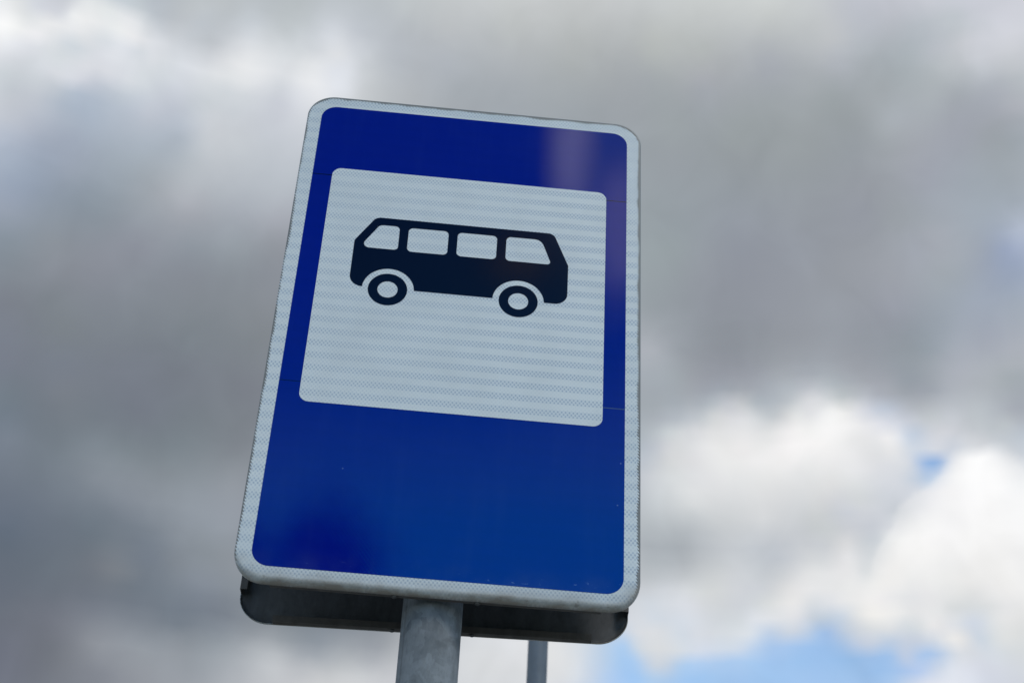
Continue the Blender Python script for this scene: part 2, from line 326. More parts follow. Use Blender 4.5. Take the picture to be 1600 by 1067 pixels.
    (20.10, 29.07, 236, 237, 242), (20.84, 29.01, 250, 250, 251), (22.07, 28.91, 252, 251, 252),
    (16.63, 29.88, 218, 219, 221), (17.66, 29.83, 214, 219, 221), (18.67, 29.76, 208, 214, 223),
    (19.30, 29.72, 212, 217, 227), (16.34, 29.45, 206, 209, 212), (16.97, 29.41, 200, 205, 216),
    (17.61, 29.38, 208, 212, 216), (18.37, 29.33, 204, 209, 218), (19.12, 29.28, 200, 208, 217),
    (19.75, 29.24, 206, 213, 222), (16.30, 28.99, 198, 203, 205), (17.06, 28.96, 198, 204, 214),
    (17.82, 28.91, 202, 207, 217), (18.57, 28.87, 204, 209, 218), (19.32, 28.82, 208, 214, 222),
    (19.76, 28.79, 218, 223, 226), (20.18, 28.75, 248, 248, 248), (21.04, 28.69, 246, 246, 248),
    (16.27, 28.66, 196, 202, 204), (17.28, 28.61, 200, 204, 212), (18.03, 28.56, 199, 204, 214),
    (18.66, 28.52, 204, 210, 220), (18.95, 28.51, 232, 234, 236), (19.40, 28.48, 246, 246, 246),
    (20.02, 28.43, 251, 250, 250), (16.23, 28.21, 198, 203, 210), (16.73, 28.18, 204, 207, 210),
    (17.36, 28.15, 218, 219, 222), (17.61, 28.14, 206, 212, 217), (17.98, 28.12, 200, 206, 217),
    (18.28, 28.10, 204, 212, 220), (18.53, 28.08, 226, 231, 232), (18.98, 28.06, 248, 248, 247),
    (19.96, 27.99, 251, 250, 249), (16.19, 27.76, 206, 211, 216), (16.82, 27.73, 218, 219, 222),
    (17.32, 27.70, 230, 231, 233), (17.64, 27.69, 216, 221, 225), (17.94, 27.67, 204, 210, 221),
    (18.18, 27.66, 212, 218, 223), (18.51, 27.64, 238, 239, 239), (18.92, 27.61, 248, 247, 246),
    (16.40, 27.30, 222, 223, 226), (17.15, 27.26, 226, 227, 230), (17.52, 27.25, 222, 226, 228),
    (17.82, 27.23, 210, 217, 223), (18.09, 27.21, 222, 225, 228), (18.33, 27.20, 242, 241, 240),
    (19.12, 27.15, 246, 246, 244), (16.12, 26.97, 226, 228, 230), (17.12, 26.93, 234, 234, 234),
    (17.61, 26.91, 230, 232, 233), (17.86, 26.89, 216, 222, 226), (18.15, 26.88, 234, 236, 236),
    (18.84, 26.84, 242, 241, 239), (19.56, 26.79, 232, 233, 234), (13.60, 26.78, 196, 202, 210),
    (14.23, 26.77, 206, 210, 213), (15.10, 26.74, 226, 226, 228), (16.10, 26.71, 226, 227, 228),
    (17.09, 26.66, 232, 233, 233), (18.32, 26.60, 244, 243, 240), (19.05, 26.56, 240, 240, 238),
    (20.25, 26.48, 240, 240, 238), (21.21, 26.41, 242, 241, 238), (22.63, 26.30, 242, 241, 239),
    (13.58, 26.38, 204, 209, 215), (14.20, 26.36, 220, 221, 223), (15.32, 26.33, 228, 229, 231),
    (16.31, 26.30, 230, 231, 234), (17.30, 26.25, 238, 237, 237), (17.91, 26.22, 243, 241, 241),
    (18.52, 26.19, 232, 232, 236), (19.00, 26.16, 226, 228, 230), (19.48, 26.13, 224, 226, 230),
    (20.20, 26.09, 230, 230, 232), (21.15, 26.02, 226, 228, 228), (21.86, 25.96, 214, 217, 219),
    (22.21, 25.94, 230, 231, 232), (23.26, 25.85, 238, 238, 238), (13.56, 26.04, 208, 214, 216),
    (14.31, 26.03, 222, 224, 225), (15.05, 26.00, 226, 227, 228), (15.35, 26.00, 208, 214, 219),
    (15.67, 25.98, 204, 212, 222), (16.04, 25.97, 214, 220, 228), (16.53, 25.95, 228, 230, 234),
    (17.27, 25.92, 234, 235, 235), (17.87, 25.89, 242, 241, 239), (18.72, 25.85, 238, 238, 237),
    (19.68, 25.79, 228, 228, 230), (20.40, 25.74, 218, 221, 223), (20.92, 25.71, 208, 213, 216),
    (21.46, 25.67, 214, 218, 220), (22.05, 25.62, 214, 218, 220), (22.75, 25.57, 228, 229, 231),
    (13.67, 25.77, 220, 223, 225), (14.54, 25.75, 224, 225, 229), (15.03, 25.74, 218, 220, 226),
    (15.28, 25.73, 192, 204, 216), (15.77, 25.71, 196, 208, 222), (16.26, 25.70, 206, 216, 228),
    (16.75, 25.68, 222, 227, 232), (17.48, 25.64, 242, 241, 238), (18.45, 25.60, 240, 240, 238),
    (19.17, 25.56, 226, 228, 230), (19.89, 25.51, 230, 231, 232), (20.60, 25.47, 224, 227, 229),
    (21.31, 25.42, 220, 224, 226), (22.13, 25.35, 218, 222, 224), (22.94, 25.29, 226, 227, 228),
    (13.40, 25.49, 220, 226, 237), (13.90, 25.48, 218, 223, 230), (14.64, 25.46, 218, 222, 228),
    (15.14, 25.44, 206, 212, 220), (15.50, 25.43, 190, 205, 224), (15.99, 25.42, 184, 204, 226),
    (16.48, 25.40, 172, 198, 230), (16.85, 25.38, 200, 212, 226), (17.33, 25.36, 222, 226, 230),
    (17.94, 25.33, 238, 237, 234), (18.66, 25.30, 232, 233, 233), (19.38, 25.26, 216, 221, 224),
    (19.85, 25.23, 230, 230, 230), (20.56, 25.18, 222, 225, 232), (21.27, 25.13, 212, 218, 230),
    (21.62, 25.11, 202, 213, 230), (21.97, 25.08, 212, 220, 228), (22.66, 25.03, 228, 229, 230),
    (13.76, 25.21, 190, 206, 228), (14.13, 25.20, 196, 208, 224), (14.63, 25.19, 208, 214, 222),
    (15.12, 25.18, 194, 208, 226), (15.48, 25.17, 180, 204, 232), (15.97, 25.15, 164, 194, 234),
    (16.46, 25.13, 180, 202, 228), (16.95, 25.11, 196, 208, 224), (17.43, 25.09, 206, 214, 222),
    (18.15, 25.06, 220, 223, 226), (18.87, 25.02, 208, 216, 225), (19.39, 24.99, 206, 216, 224),
    (19.82, 24.97, 226, 226, 228), (20.53, 24.92, 224, 226, 228), (21.11, 24.88, 216, 222, 226),
    (21.58, 24.85, 202, 214, 232), (22.04, 24.82, 216, 221, 226), (22.85, 24.75, 226, 227, 227),
    (13.99, 24.89, 182, 204, 230), (14.60, 24.88, 200, 212, 230), (15.09, 24.87, 170, 198, 234),
    (15.70, 24.85, 158, 192, 234), (16.31, 24.83, 168, 196, 230), (16.80, 24.81, 204, 210, 226),
    (17.28, 24.79, 200, 210, 226), (17.88, 24.76, 206, 214, 224), (18.60, 24.73, 202, 212, 224),
    (19.19, 24.70, 196, 208, 222), (19.90, 24.66, 214, 219, 226), (20.30, 24.63, 234, 234, 235),
    (20.96, 24.59, 232, 232, 231), (21.30, 24.57, 226, 226, 228), (21.65, 24.54, 190, 206, 224),
    (22.00, 24.52, 206, 216, 224), (23.03, 24.44, 214, 218, 219), (13.60, 24.59, 170, 198, 232),
    (14.09, 24.58, 164, 196, 236), (14.71, 24.57, 160, 194, 234), (15.68, 24.54, 156, 192, 234),
    (16.65, 24.51, 162, 194, 232), (17.25, 24.48, 184, 202, 226), (17.73, 24.46, 192, 206, 228),
    (18.33, 24.44, 176, 200, 230), (18.80, 24.41, 192, 206, 230), (19.27, 24.39, 190, 204, 230),
    (19.86, 24.35, 184, 204, 232), (20.10, 24.34, 172, 200, 234), (20.40, 24.32, 206, 216, 228),
    (20.91, 24.29, 226, 228, 230), (21.38, 24.26, 218, 222, 226), (21.72, 24.23, 198, 212, 226),
    (22.30, 24.19, 212, 219, 226), (13.34, 24.26, 166, 196, 234), (14.20, 24.25, 160, 194, 234),
    (15.65, 24.21, 156, 192, 234), (17.34, 24.15, 156, 190, 230), (18.29, 24.11, 158, 192, 232),
    (18.60, 24.09, 180, 200, 228), (18.88, 24.08, 192, 204, 224), (19.24, 24.06, 172, 198, 232),
    (19.71, 24.04, 176, 200, 230), (20.13, 24.01, 170, 196, 230), (20.41, 23.99, 200, 214, 232),
    (20.87, 23.97, 208, 216, 228), (21.56, 23.92, 212, 216, 226), (22.71, 23.84, 210, 216, 222),
    (13.44, 23.82, 160, 196, 236), (14.90, 23.79, 158, 194, 234), (16.82, 23.73, 156, 192, 232),
    (18.24, 23.67, 158, 192, 232), (18.83, 23.65, 164, 192, 232), (19.30, 23.62, 176, 200, 236),
    (19.65, 23.60, 186, 204, 232), (20.12, 23.58, 200, 213, 232), (20.58, 23.55, 224, 230, 242),
    (21.27, 23.51, 214, 220, 234), (22.41, 23.43, 208, 214, 226), (13.42, 23.44, 160, 196, 236),
    (14.87, 23.42, 160, 194, 234), (16.07, 23.38, 160, 194, 234), (17.26, 23.34, 160, 194, 234),
    (18.21, 23.31, 160, 194, 234), (18.91, 23.27, 190, 208, 232), (19.38, 23.25, 206, 216, 238),
    (19.84, 23.23, 218, 225, 240), (20.53, 23.19, 226, 232, 244), (21.45, 23.13, 212, 219, 234),
    (22.81, 23.04, 206, 212, 224), (9.02, 26.63, 196, 201, 208), (9.78, 26.64, 206, 212, 220),
    (10.80, 26.64, 212, 217, 221), (11.82, 26.63, 212, 216, 217), (12.83, 26.62, 206, 210, 217),
    (8.89, 26.18, 204, 211, 220), (9.78, 26.18, 210, 216, 224), (10.79, 26.19, 214, 218, 226),
    (11.80, 26.18, 208, 212, 215), (12.56, 26.17, 204, 209, 217), (8.76, 25.72, 210, 216, 224),
    (9.39, 25.73, 202, 214, 228), (10.03, 25.73, 210, 217, 226), (10.78, 25.73, 214, 221, 232),
    (11.79, 25.73, 206, 212, 219), (12.54, 25.72, 204, 211, 217), (8.26, 25.15, 204, 212, 224),
    (8.76, 25.16, 212, 217, 226), (9.77, 25.17, 212, 218, 226), (10.34, 25.17, 200, 213, 228),
    (11.02, 25.17, 210, 216, 225), (11.77, 25.17, 206, 213, 221), (12.77, 25.16, 214, 222, 230),
    (13.46, 25.15, 210, 221, 234), (8.13, 24.81, 176, 204, 236), (8.64, 24.82, 214, 219, 224),
    (9.51, 24.83, 216, 220, 224), (10.26, 24.84, 212, 218, 224), (11.01, 24.84, 210, 216, 227),
    (12.01, 24.83, 212, 220, 228), (13.00, 24.82, 208, 218, 230), (13.54, 24.81, 182, 206, 236),
    (7.89, 24.40, 178, 208, 240), (8.39, 24.41, 168, 202, 238), (8.89, 24.42, 208, 216, 224),
    (9.39, 24.43, 208, 216, 226), (10.01, 24.43, 212, 218, 224), (10.75, 24.43, 204, 217, 234),
    (11.75, 24.43, 200, 214, 234), (12.73, 24.43, 194, 212, 236), (13.23, 24.42, 178, 204, 236),
    (7.89, 24.13, 172, 204, 238), (8.64, 24.15, 176, 204, 236), (9.14, 24.15, 206, 214, 222),
    (9.46, 24.16, 182, 204, 232), (9.88, 24.16, 202, 213, 226), (10.38, 24.17, 180, 206, 234),
    (11.00, 24.17, 182, 206, 236), (11.98, 24.16, 174, 202, 236), (13.21, 24.15, 164, 198, 236),
    (8.76, 23.88, 166, 200, 238), (9.31, 23.89, 204, 214, 226), (9.63, 23.89, 190, 208, 230),
    (10.25, 23.90, 166, 200, 236), (11.24, 23.90, 166, 200, 238), (12.22, 23.90, 164, 198, 236),
    (7.28, 23.49, 186, 208, 236), (8.02, 23.51, 168, 200, 238), (9.01, 23.53, 168, 202, 238),
    (10.24, 23.54, 166, 200, 238), (11.72, 23.54, 164, 198, 236), (12.69, 23.54, 162, 196, 236),
    (-22.52, 43.47, 236, 239, 243), (-21.85, 43.66, 226, 229, 230), (-21.18, 43.85, 214, 220, 230),
    (-20.36, 44.07, 206, 210, 219), (-19.66, 44.25, 208, 213, 222), (-19.10, 44.39, 228, 231, 234),
    (-18.54, 44.53, 226, 230, 232), (-17.82, 44.70, 200, 209, 216), (-16.67, 44.97, 192, 202, 209),
    (-15.99, 45.12, 184, 193, 204), (-22.41, 43.23, 240, 242, 245), (-21.48, 43.49, 222, 226, 231),
    (-20.66, 43.71, 218, 222, 232), (-20.12, 43.86, 212, 217, 227), (-19.42, 44.04, 232, 236, 238),
    (-18.72, 44.21, 226, 230, 232), (-17.87, 44.42, 220, 226, 227), (-17.01, 44.62, 208, 216, 225),
    (-16.14, 44.81, 190, 199, 208), (-22.17, 43.02, 250, 251, 251), (-21.51, 43.21, 226, 230, 232),
    (-20.83, 43.39, 230, 234, 236), (-20.29, 43.54, 240, 241, 243), (-19.46, 43.75, 244, 245, 247),
    (-18.62, 43.96, 232, 234, 236), (-17.92, 44.13, 228, 231, 234), (-17.20, 44.30, 236, 237, 239),
    (-16.48, 44.46, 222, 226, 230), (-15.90, 44.59, 194, 203, 211), (-22.00, 42.77, 250, 251, 250),
    (-21.26, 42.98, 236, 238, 240), (-20.72, 43.13, 240, 242, 245), (-20.04, 43.31, 234, 236, 238),
    (-19.35, 43.48, 240, 241, 243), (-18.23, 43.76, 234, 236, 238), (-17.67, 43.89, 228, 232, 234),
    (-16.96, 44.06, 240, 241, 243), (-16.38, 44.19, 234, 235, 237), (-15.80, 44.32, 206, 213, 222),
    (-21.81, 42.53, 234, 237, 239), (-20.88, 42.79, 242, 243, 246), (-20.20, 42.97, 232, 233, 236),
    (-19.66, 43.11, 220, 226, 235), (-18.55, 43.39, 230, 232, 235), (-17.99, 43.52, 214, 221, 229),
    (-17.14, 43.72, 228, 232, 234), (-16.28, 43.91, 230, 231, 234), (-15.61, 44.06, 222, 226, 233),
    (-21.69, 42.24, 224, 228, 237), (-20.76, 42.50, 226, 230, 239), (-19.81, 42.75, 216, 223, 229),
    (-18.85, 42.99, 208, 217, 226), (-18.02, 43.19, 214, 221, 228), (-16.89, 43.46, 222, 226, 236),
    (-16.17, 43.62, 212, 218, 226), (-15.60, 43.74, 222, 227, 235), (-21.55, 41.91, 212, 216, 224),
    (-20.62, 42.16, 210, 215, 222), (-19.54, 42.45, 212, 220, 225), (-18.72, 42.65, 208, 217, 224),
    (-17.89, 42.86, 220, 224, 233), (-16.91, 43.09, 224, 229, 237), (-16.20, 43.24, 211, 219, 226),
    (-15.48, 43.40, 220, 224, 231), (-21.49, 41.42, 200, 209, 216), (-20.70, 41.64, 202, 209, 217),
    (-19.63, 41.92, 214, 219, 227), (-18.68, 42.16, 224, 227, 235), (-17.72, 42.39, 217, 221, 229),
    (-17.16, 42.52, 222, 226, 234), (-16.03, 42.77, 216, 221, 229), (-15.32, 42.93, 210, 217, 224),
    (-21.10, 41.18, 198, 206, 214), (-20.04, 41.47, 204, 212, 220), (-19.24, 41.67, 208, 213, 222),
    (-18.42, 41.87, 216, 220, 230), (-17.88, 42.01, 208, 211, 222), (-17.04, 42.20, 210, 214, 224),
    (-16.20, 42.39, 214, 219, 227), (-20.97, 40.87, 192, 200, 210), (-19.92, 41.15, 196, 203, 213),
    (-19.12, 41.36, 188, 198, 210), (-18.31, 41.56, 184, 196, 212), (-17.48, 41.75, 182, 194, 210),
    (-16.65, 41.95, 190, 200, 212), (-15.81, 42.13, 204, 213, 220), (-18.73, 41.11, 174, 188, 206),
    (-17.92, 41.31, 174, 188, 207), (-16.82, 41.56, 178, 190, 206), (-15.70, 41.81, 190, 200, 214),
]
CLOUD_AZ = (-24.5, 29.5)
CLOUD_EL = (21.0, 50.0)
STOPS, BANDS = 97, 58


def lin(c):
    c = min(max(c, 0.0), 255.0) / 255.0
    return c / 12.92 if c <= 0.04045 else ((c + 0.055) / 1.055) ** 2.4


def cloud_bands():
    """interpolate the readings to bands of elevation, each a row of colours along the azimuth"""
    P = np.array(CLOUDS)
    k = math.cos(R(34.0))
    xy = np.stack([P[:, 0] * k, P[:, 1]], 1)

    def ker(a, b):
        return -np.sqrt(((a[:, None] - b[None]) ** 2).sum(2) + 0.16 ** 2)
    n = len(P)
    A = np.zeros((n + 1, n + 1))
    A[:n, :n] = ker(xy, xy) + 0.02 * np.eye(n)
    A[:n, n] = A[n, :n] = 1.0
    wgt = np.linalg.solve(A, np.vstack([P[:, 2:], np.zeros((1, 3))]))
    rows = []
    for j in range(BANDS):
        e = CLOUD_EL[0] + (CLOUD_EL[1] - CLOUD_EL[0]) * j / (BANDS - 1)
        q = np.array([((CLOUD_AZ[0] + (CLOUD_AZ[1] - CLOUD_AZ[0]) * i / (STOPS - 1)) * k, e) for i in range(STOPS)])
        c = ker(q, xy) @ wgt[:n] + wgt[n]
        grey = c.mean(1, keepdims=True)
        keep = np.clip(0.78 + ((c[:, 2:] - c[:, :1]) - 30.0) / 100.0, 0.78, 1.0)
        c = grey + (c - grey) * keep
        soft = c.copy()
        soft[1:-1] = c[1:-1] - (c[:-2] - 2 * c[1:-1] + c[2:]) / 7.0       # the ramps blur a little
        rows.append([[lin(v) for v in px] + [1.0] for px in np.clip(soft, 70, 254)])
    return rows


def build_sky():
    g = Nodes(world.node_tree)
    d = g.v('NORMALIZE', g.n('ShaderNodeTexCoord').outputs['Generated'])
    # clear sky behind the clouds
    sky = g.n('ShaderNodeTexSky', sky_type='NISHITA')
    sky.sun_disc = False
    sky.sun_elevation = R(SUN_EL)
    sky.sun_rotation = R(SUN_AZ)
    sky.air_density = 1.0
    sky.dust_density = 0.4
    sky.ozone_density = 1.0
    clear = g.v('MULTIPLY', sky.outputs[0], (0.24, 0.25, 0.265))

    # turbulence: bends the cloud edges
    turn = g.n('ShaderNodeVectorRotate', rotation_type='EULER_XYZ')
    g.put(turn.inputs['Vector'], d)
    turn.inputs['Rotation'].default_value = (0.71, 0.43, 1.13)
    dr = turn.outputs[0]
    w1 = g.v('SUBTRACT', g.noise(dr, 14.0, 3.0, 0.5, color=True), (0.5, 0.5, 0.5))
    w2 = g.v('SUBTRACT', g.noise(dr, 50.0, 2.0, 0.5, color=True), (0.5, 0.5, 0.5))
    dw = g.v('ADD', d, g.v('SCALE', w1, s=0.006))
    dw = g.v('ADD', dw, g.v('SCALE', w2, s=0.006))
    dw = g.v('NORMALIZE', dw)

    def azel(vec):
        x, y, z = g.xyz(vec)
        return (g.m('MULTIPLY', g.m('ARCTAN2', x, y), 57.29578),
                g.m('MULTIPLY', g.m('ARCSINE', z), 57.29578))
    az, el = azel(dw)
    wx, wy, wz = g.xyz(dw)
    az_n = g.m('MULTIPLY', g.m('ARCTAN2', wx, g.m('MULTIPLY', wy, -1.0)), 57.29578)   # from north, towards the east

    # cloud bands
    bands_ = cloud_bands()
    nb = len(bands_)
    u = g.rng(az, CLOUD_AZ[0], CLOUD_AZ[1])
    step = (CLOUD_EL[1] - CLOUD_EL[0]) / (nb - 1)
    field = None
    runs = [(max(24 * k - 3, 0), min(24 * k + 28, STOPS)) for k in range((STOPS - 1) // 24)]   # a ramp holds 32 stops

    def band(cols):
        """node group: one band of elevation as colour ramps from west to east"""
        tr = bpy.data.node_groups.new("cloud_band", 'ShaderNodeTree')
        tr.interface.new_socket("along", in_out='INPUT', socket_type='NodeSocketFloat')
        tr.interface.new_socket("colour", in_out='OUTPUT', socket_type='NodeSocketColor')
        q = Nodes(tr)
        inp, out = q.n('NodeGroupInput'), q.n('NodeGroupOutput')
        got = []
        for i0, i1 in runs:
            rp = q.n('ShaderNodeValToRGB')
            cr = rp.color_ramp
            cr.interpolation = 'B_SPLINE'
            n = i1 - i0
            cr.elements[1].position = 1.0
            for i in range(1, n - 1):
                cr.elements.new(i / (n - 1))
            for i in range(n):
                cr.elements[i].color = cols[i0 + i]
            q.put(rp.inputs[0], q.rng(inp.outputs[0], i0 / (STOPS - 1), (i1 - 1) / (STOPS - 1)))
            got.append(rp.outputs[0])
        res = got[0]
        for k in range(1, len(got)):
            res = q.mix(q.m('GREATER_THAN', inp.outputs[0], 24 * k / (STOPS - 1)), res, got[k])
        q.put(out.inputs[0], res)
        return tr
    groups = [band(cols) for cols in bands_]
    for j, tr in enumerate(groups):
        gn = g.n('ShaderNodeGroup')
        gn.node_tree = tr
        g.put(gn.inputs[0], u)
        if field is None:
            field = gn.outputs[0]
        else:
            f = g.rng(el, CLOUD_EL[0] + step * (j - 1), CLOUD_EL[0] + step * j)
            field = g.mix(f, field, gn.outputs[0])

    # the rest of the cloud deck
    n1 = g.noise(d, 2.2, 5.0, 0.55, 0.3)
    n2 = g.noise(g.v('ADD', d, (4.1, 2.0, 7.3)), 3.6, 5.0, 0.6, 0.3)
    rest = g.mix(g.rng(n1, 0.34, 0.66, smooth=True), (0.26, 0.30, 0.36, 1), (0.70, 0.76, 0.82, 1))
    rest = g.mix(g.rng(n2, 0.50, 0.60, smooth=True), rest, clear)
    ax, ae = azel(d)
    inside = g.m('MULTIPLY', g.rng(g.m('ABSOLUTE', g.m('SUBTRACT', ax, 2.5)), 27.0, 34.0, 1.0, 0.0, True),
                 g.m('MULTIPLY', g.rng(ae, 16.0, 21.0, 0.0, 1.0, True), g.rng(ae, 50.0, 56.0, 1.0, 0.0, True)))

    def lobe(vec, a, e, rx, ry=None):
        """1 at direction (a, e), falling off like a Gaussian of radius rx, ry degrees"""
        ry = ry or rx
        side, from_ = (az_n, 180.0 - a) if a > 90 else (az, a)
        dx = g.m('MULTIPLY', g.m('SUBTRACT', side, from_), math.cos(R(e)) / rx)
        dy = g.m('DIVIDE', g.m('SUBTRACT', el, e), ry)
        s = g.m('ADD', g.m('MULTIPLY', dx, dx), g.m('MULTIPLY', dy, dy))
        return g.m('EXPONENT', g.m('MULTIPLY', s, -0.5))

    # behind the camera: bright cloud round the sun, a dark bank beside it, pale cloud low down
    bank = lobe(dw, 182.0, 41.0, 10.0, 8.0)
    rest = g.mix(g.m('MULTIPLY', bank, 1.7, clamp=True), rest, g.v('MULTIPLY', clear, (0.04, 0.14, 0.36)))
    low = g.m('MULTIPLY', lobe(dw, 176.0, 24.0, 12.0, 5.5), 1.5, clamp=True)
    rest = g.mix(low, rest, g.v('MULTIPLY', clear, (0.05, 0.66, 0.85)))
    rag = g.m('SUBTRACT', g.noise(dr, 40.0, 4.0, 0.6), 0.5)
    east_ = g.m('ADD', g.rng(az_n, 5.2, 7.6), g.m('MULTIPLY', g.m('SUBTRACT', el, 42.0), 0.06))
    veil = g.rng(g.m('ADD', east_, g.m('MULTIPLY', rag, 0.2)), 0.10, 0.40, smooth=True)
    veil = g.m('MULTIPLY', veil, g.rng(g.m('ADD', el, g.m('MULTIPLY', rag, 5.0)), 35.5, 38.0, 0.0, 1.0, True))
    rest = g.mix(veil, rest, (0.26, 0.46, 0.62, 1))
    for a, e, rx, ry, s, c in ((174.6, 43.0, 0.40, 2.6, 1.3, (1.75, 1.72, 1.85, 1)), (172.2, 39.6, 0.7, 2.0, 1.2, (1.05, 1.05, 1.30, 1)),
                               (176.9, 38.4, 0.9, 0.5, 1.0, (0.55, 0.40, 0.33, 1)), (157.0, 49.0, 5.5, 6.0, 1.2, (1.4, 1.32, 1.22, 1))):
        f = g.m('ADD', g.m('MULTIPLY', lobe(dw, a, e, rx, ry), s), g.m('MULTIPLY', rag, 0.12))
        rest = g.mix(g.rng(f, 0.45, 0.80, smooth=True), rest, c)

    # the sunlit cumulus in the south-east, with its hard edge
    heap = None
    for a, e, rx, ry, s in ((22.17, 29.59, 1.13, 1.05, 1.2), (23.74, 28.66, 0.97, 1.08, 1.0), (20.46, 28.96, 0.66, 0.53, 0.8),
                            (22.84, 27.64, 1.51, 1.29, 1.2), (20.19, 27.86, 1.10, 0.88, 1.1), (19.16, 27.49, 0.70, 0.62, 0.8),
                            (21.19, 26.24, 1.95, 0.76, 0.7), (18.74, 27.07, 0.62, 0.55, 0.6)):
        q = g.m('MULTIPLY', lobe(dw, a, e, rx, ry), s)
        heap = q if heap is None else g.m('ADD', heap, q)
    heap = g.m('ADD', heap, g.m('MULTIPLY', g.m('SUBTRACT', g.noise(dr, 40.0, 4.0, 0.6), 0.5), 1.1))
    lit = g.mix(g.rng(g.noise(dr, 20.0, 3.0, 0.5), 0.35, 0.7), (0.93, 0.93, 0.94, 1), (0.82, 0.82, 0.82, 1))
    field = g.mix(g.m('MULTIPLY', g.rng(heap, 0.55, 1.0, smooth=True), g.rng(el, 25.3, 27.6, 0.0, 0.4, True)), field, lit)

    # fine billows
    bil = g.noise(dr, 26.0, 2.0, 0.5, 0.6)
    field = g.v('SCALE', field, s=g.rng(bil, 0.25, 0.75, 0.955, 1.045))
    col = g.v('SCALE', g.mix(inside, rest, field), s=1.0 / SKY_STRENGTH)
    bg = g.n('ShaderNodeBackground')
    g.put(bg.inputs[0], col)
    bg.inputs[1].default_value = SKY_STRENGTH
    out = g.n('ShaderNodeOutputWorld')
    g.put(out.inputs[0], bg.outputs[0])


build_sky()

sun_d = bpy.data.lights.new("sun", 'SUN')
sun_d.energy = 1.0
sun_d.angle = R(14.0)
sun_d.color = (1.0, 0.95, 0.88)
sun = bpy.data.objects.new("sun", sun_d)
COL.objects.link(sun)
sv = Vector((math.sin(R(SUN_AZ)) * math.cos(R(SUN_EL)), math.cos(R(SUN_AZ)) * math.cos(R(SUN_EL)), math.sin(R(SUN_EL))))
sun.rotation_euler = sv.to_track_quat('Z', 'Y').to_euler()


# ---------------------------------------------------------------- helpers
def tag(o, label=None, cat=None, group=None, kind=None):
    for k, v in (("label", label), ("category", cat), ("group", group), ("kind", kind)):
        if v:
            o[k] = v
    return o


def empty(name, loc):
    o = bpy.data.objects.new(name, None)
    o.empty_display_size = 0.1
    o.location = loc
    COL.objects.link(o)
    return o


def link(name, bm, mat, parent=None, loc=None, smooth=False):
    bmesh.ops.recalc_face_normals(bm, faces=bm.faces[:])
    me = bpy.data.meshes.new(name)
    bm.to_mesh(me)
    bm.free()
    if smooth:
        for p in me.polygons:
            p.use_smooth = True
    me.materials.append(mat)
    o = bpy.data.objects.new(name, me)
    COL.objects.link(o)
    if loc:
        o.location = loc
    if parent:
        o.parent = parent
    return o


def material(name):
    m = bpy.data.materials.new(name)
    m.use_nodes = True
    g = Nodes(m.node_tree)
    b = g.n('ShaderNodeBsdfPrincipled')
    o = g.n('ShaderNodeOutputMaterial')
    m.node_tree.links.new(b.outputs[0], o.inputs[0])
    return m, g, b


def box(bm, x0, x1, y0, y1, z0, z1):
    vs = [bm.verts.new((x, y, z)) for x in (x0, x1) for y in (y0, y1) for z in (z0, z1)]
    for f in ((0, 1, 3, 2), (4, 6, 7, 5), (0, 4, 5, 1), (2, 3, 7, 6), (0, 2, 6, 4), (1, 5, 7, 3)):
        bm.faces.new([vs[i] for i in f])


def lathe(bm, prof, n=48, cap=True, axis='Z', c=(0, 0, 0)):
    rings = []
    for r, h in prof:
        ring = []
        for i in range(n):
            a = 2 * math.pi * i / n
            p = (r * math.cos(a), r * math.sin(a), h)
            if axis == 'Y':
                p = (p[0], p[2], p[1])
            if axis == 'X':
                p = (p[2], p[0], p[1])
            ring.append(bm.verts.new((p[0] + c[0], p[1] + c[1], p[2] + c[2])))
        rings.append(ring)
    for a, b in zip(rings, rings[1:]):
        for i in range(n):
            bm.faces.new((a[i], a[(i + 1) % n], b[(i + 1) % n], b[i]))
    if cap:
        bm.faces.new(rings[0][::-1])
        bm.faces.new(rings[-1])


def rounded(pts, rad, seg=10):
    """round every corner of a polygon; rad is one radius or one per corner"""
    n = len(pts)
    if not isinstance(rad, (list, tuple)):
        rad = [rad] * n
    out = []
    for i in range(n):
        p = Vector(pts[i])
        if rad[i] <= 0:
            out.append(tuple(p))
            continue
        a = (Vector(pts[i - 1]) - p).normalized()
        b = (Vector(pts[(i + 1) % n]) - p).normalized()
        half = a.angle(b) / 2
        t = rad[i] / math.tan(half)
        c = p + (a + b).normalized() * (rad[i] / math.sin(half))
        s, e = p + a * t - c, p + b * t - c
        ang = s.angle_signed(e)
        for k in range(seg + 1):
            th = -ang * k / seg
            q = Vector((s.x * math.cos(th) - s.y * math.sin(th), s.x * math.sin(th) + s.y * math.cos(th))) + c
            out.append(tuple(q))
    return out


def sheet(bm, loops, y, thick):
    """a thin film with holes lying in the XZ plane (mm), its front at y, its back at y + thick"""
    flat = [p for lp in loops for p in lp]
    tri = geometry.tessellate_polygon([[Vector((p[0], p[1], 0)) for p in lp] for lp in loops])
    fr = [bm.verts.new((p[0] / 1000, y, p[1] / 1000)) for p in flat]
    bk = [bm.verts.new((p[0] / 1000, y + thick, p[1] / 1000)) for p in flat]
    for t in tri:
        bm.faces.new([fr[i] for i in t])
    k = 0
    for lp in loops:
        n = len(lp)
        for i in range(n):
            a, b = k + i, k + (i + 1) % n
            bm.faces.new((fr[a], fr[b], bk[b], bk[a]))
        k += n


# ---------------------------------------------------------------- materials
W, H, RAD = 600.0, 968.0, 48.0          # sign face in mm; its own origin is the middle of the lower edge


def film_coords(g):
    """x, z of the sign in mm"""
    ob = g.n('ShaderNodeTexCoord').outputs['Object']
    x, y, z = g.xyz(ob)
    return ob, g.m('MULTIPLY', x, 1000.0), g.m('MULTIPLY', z, 1000.0)


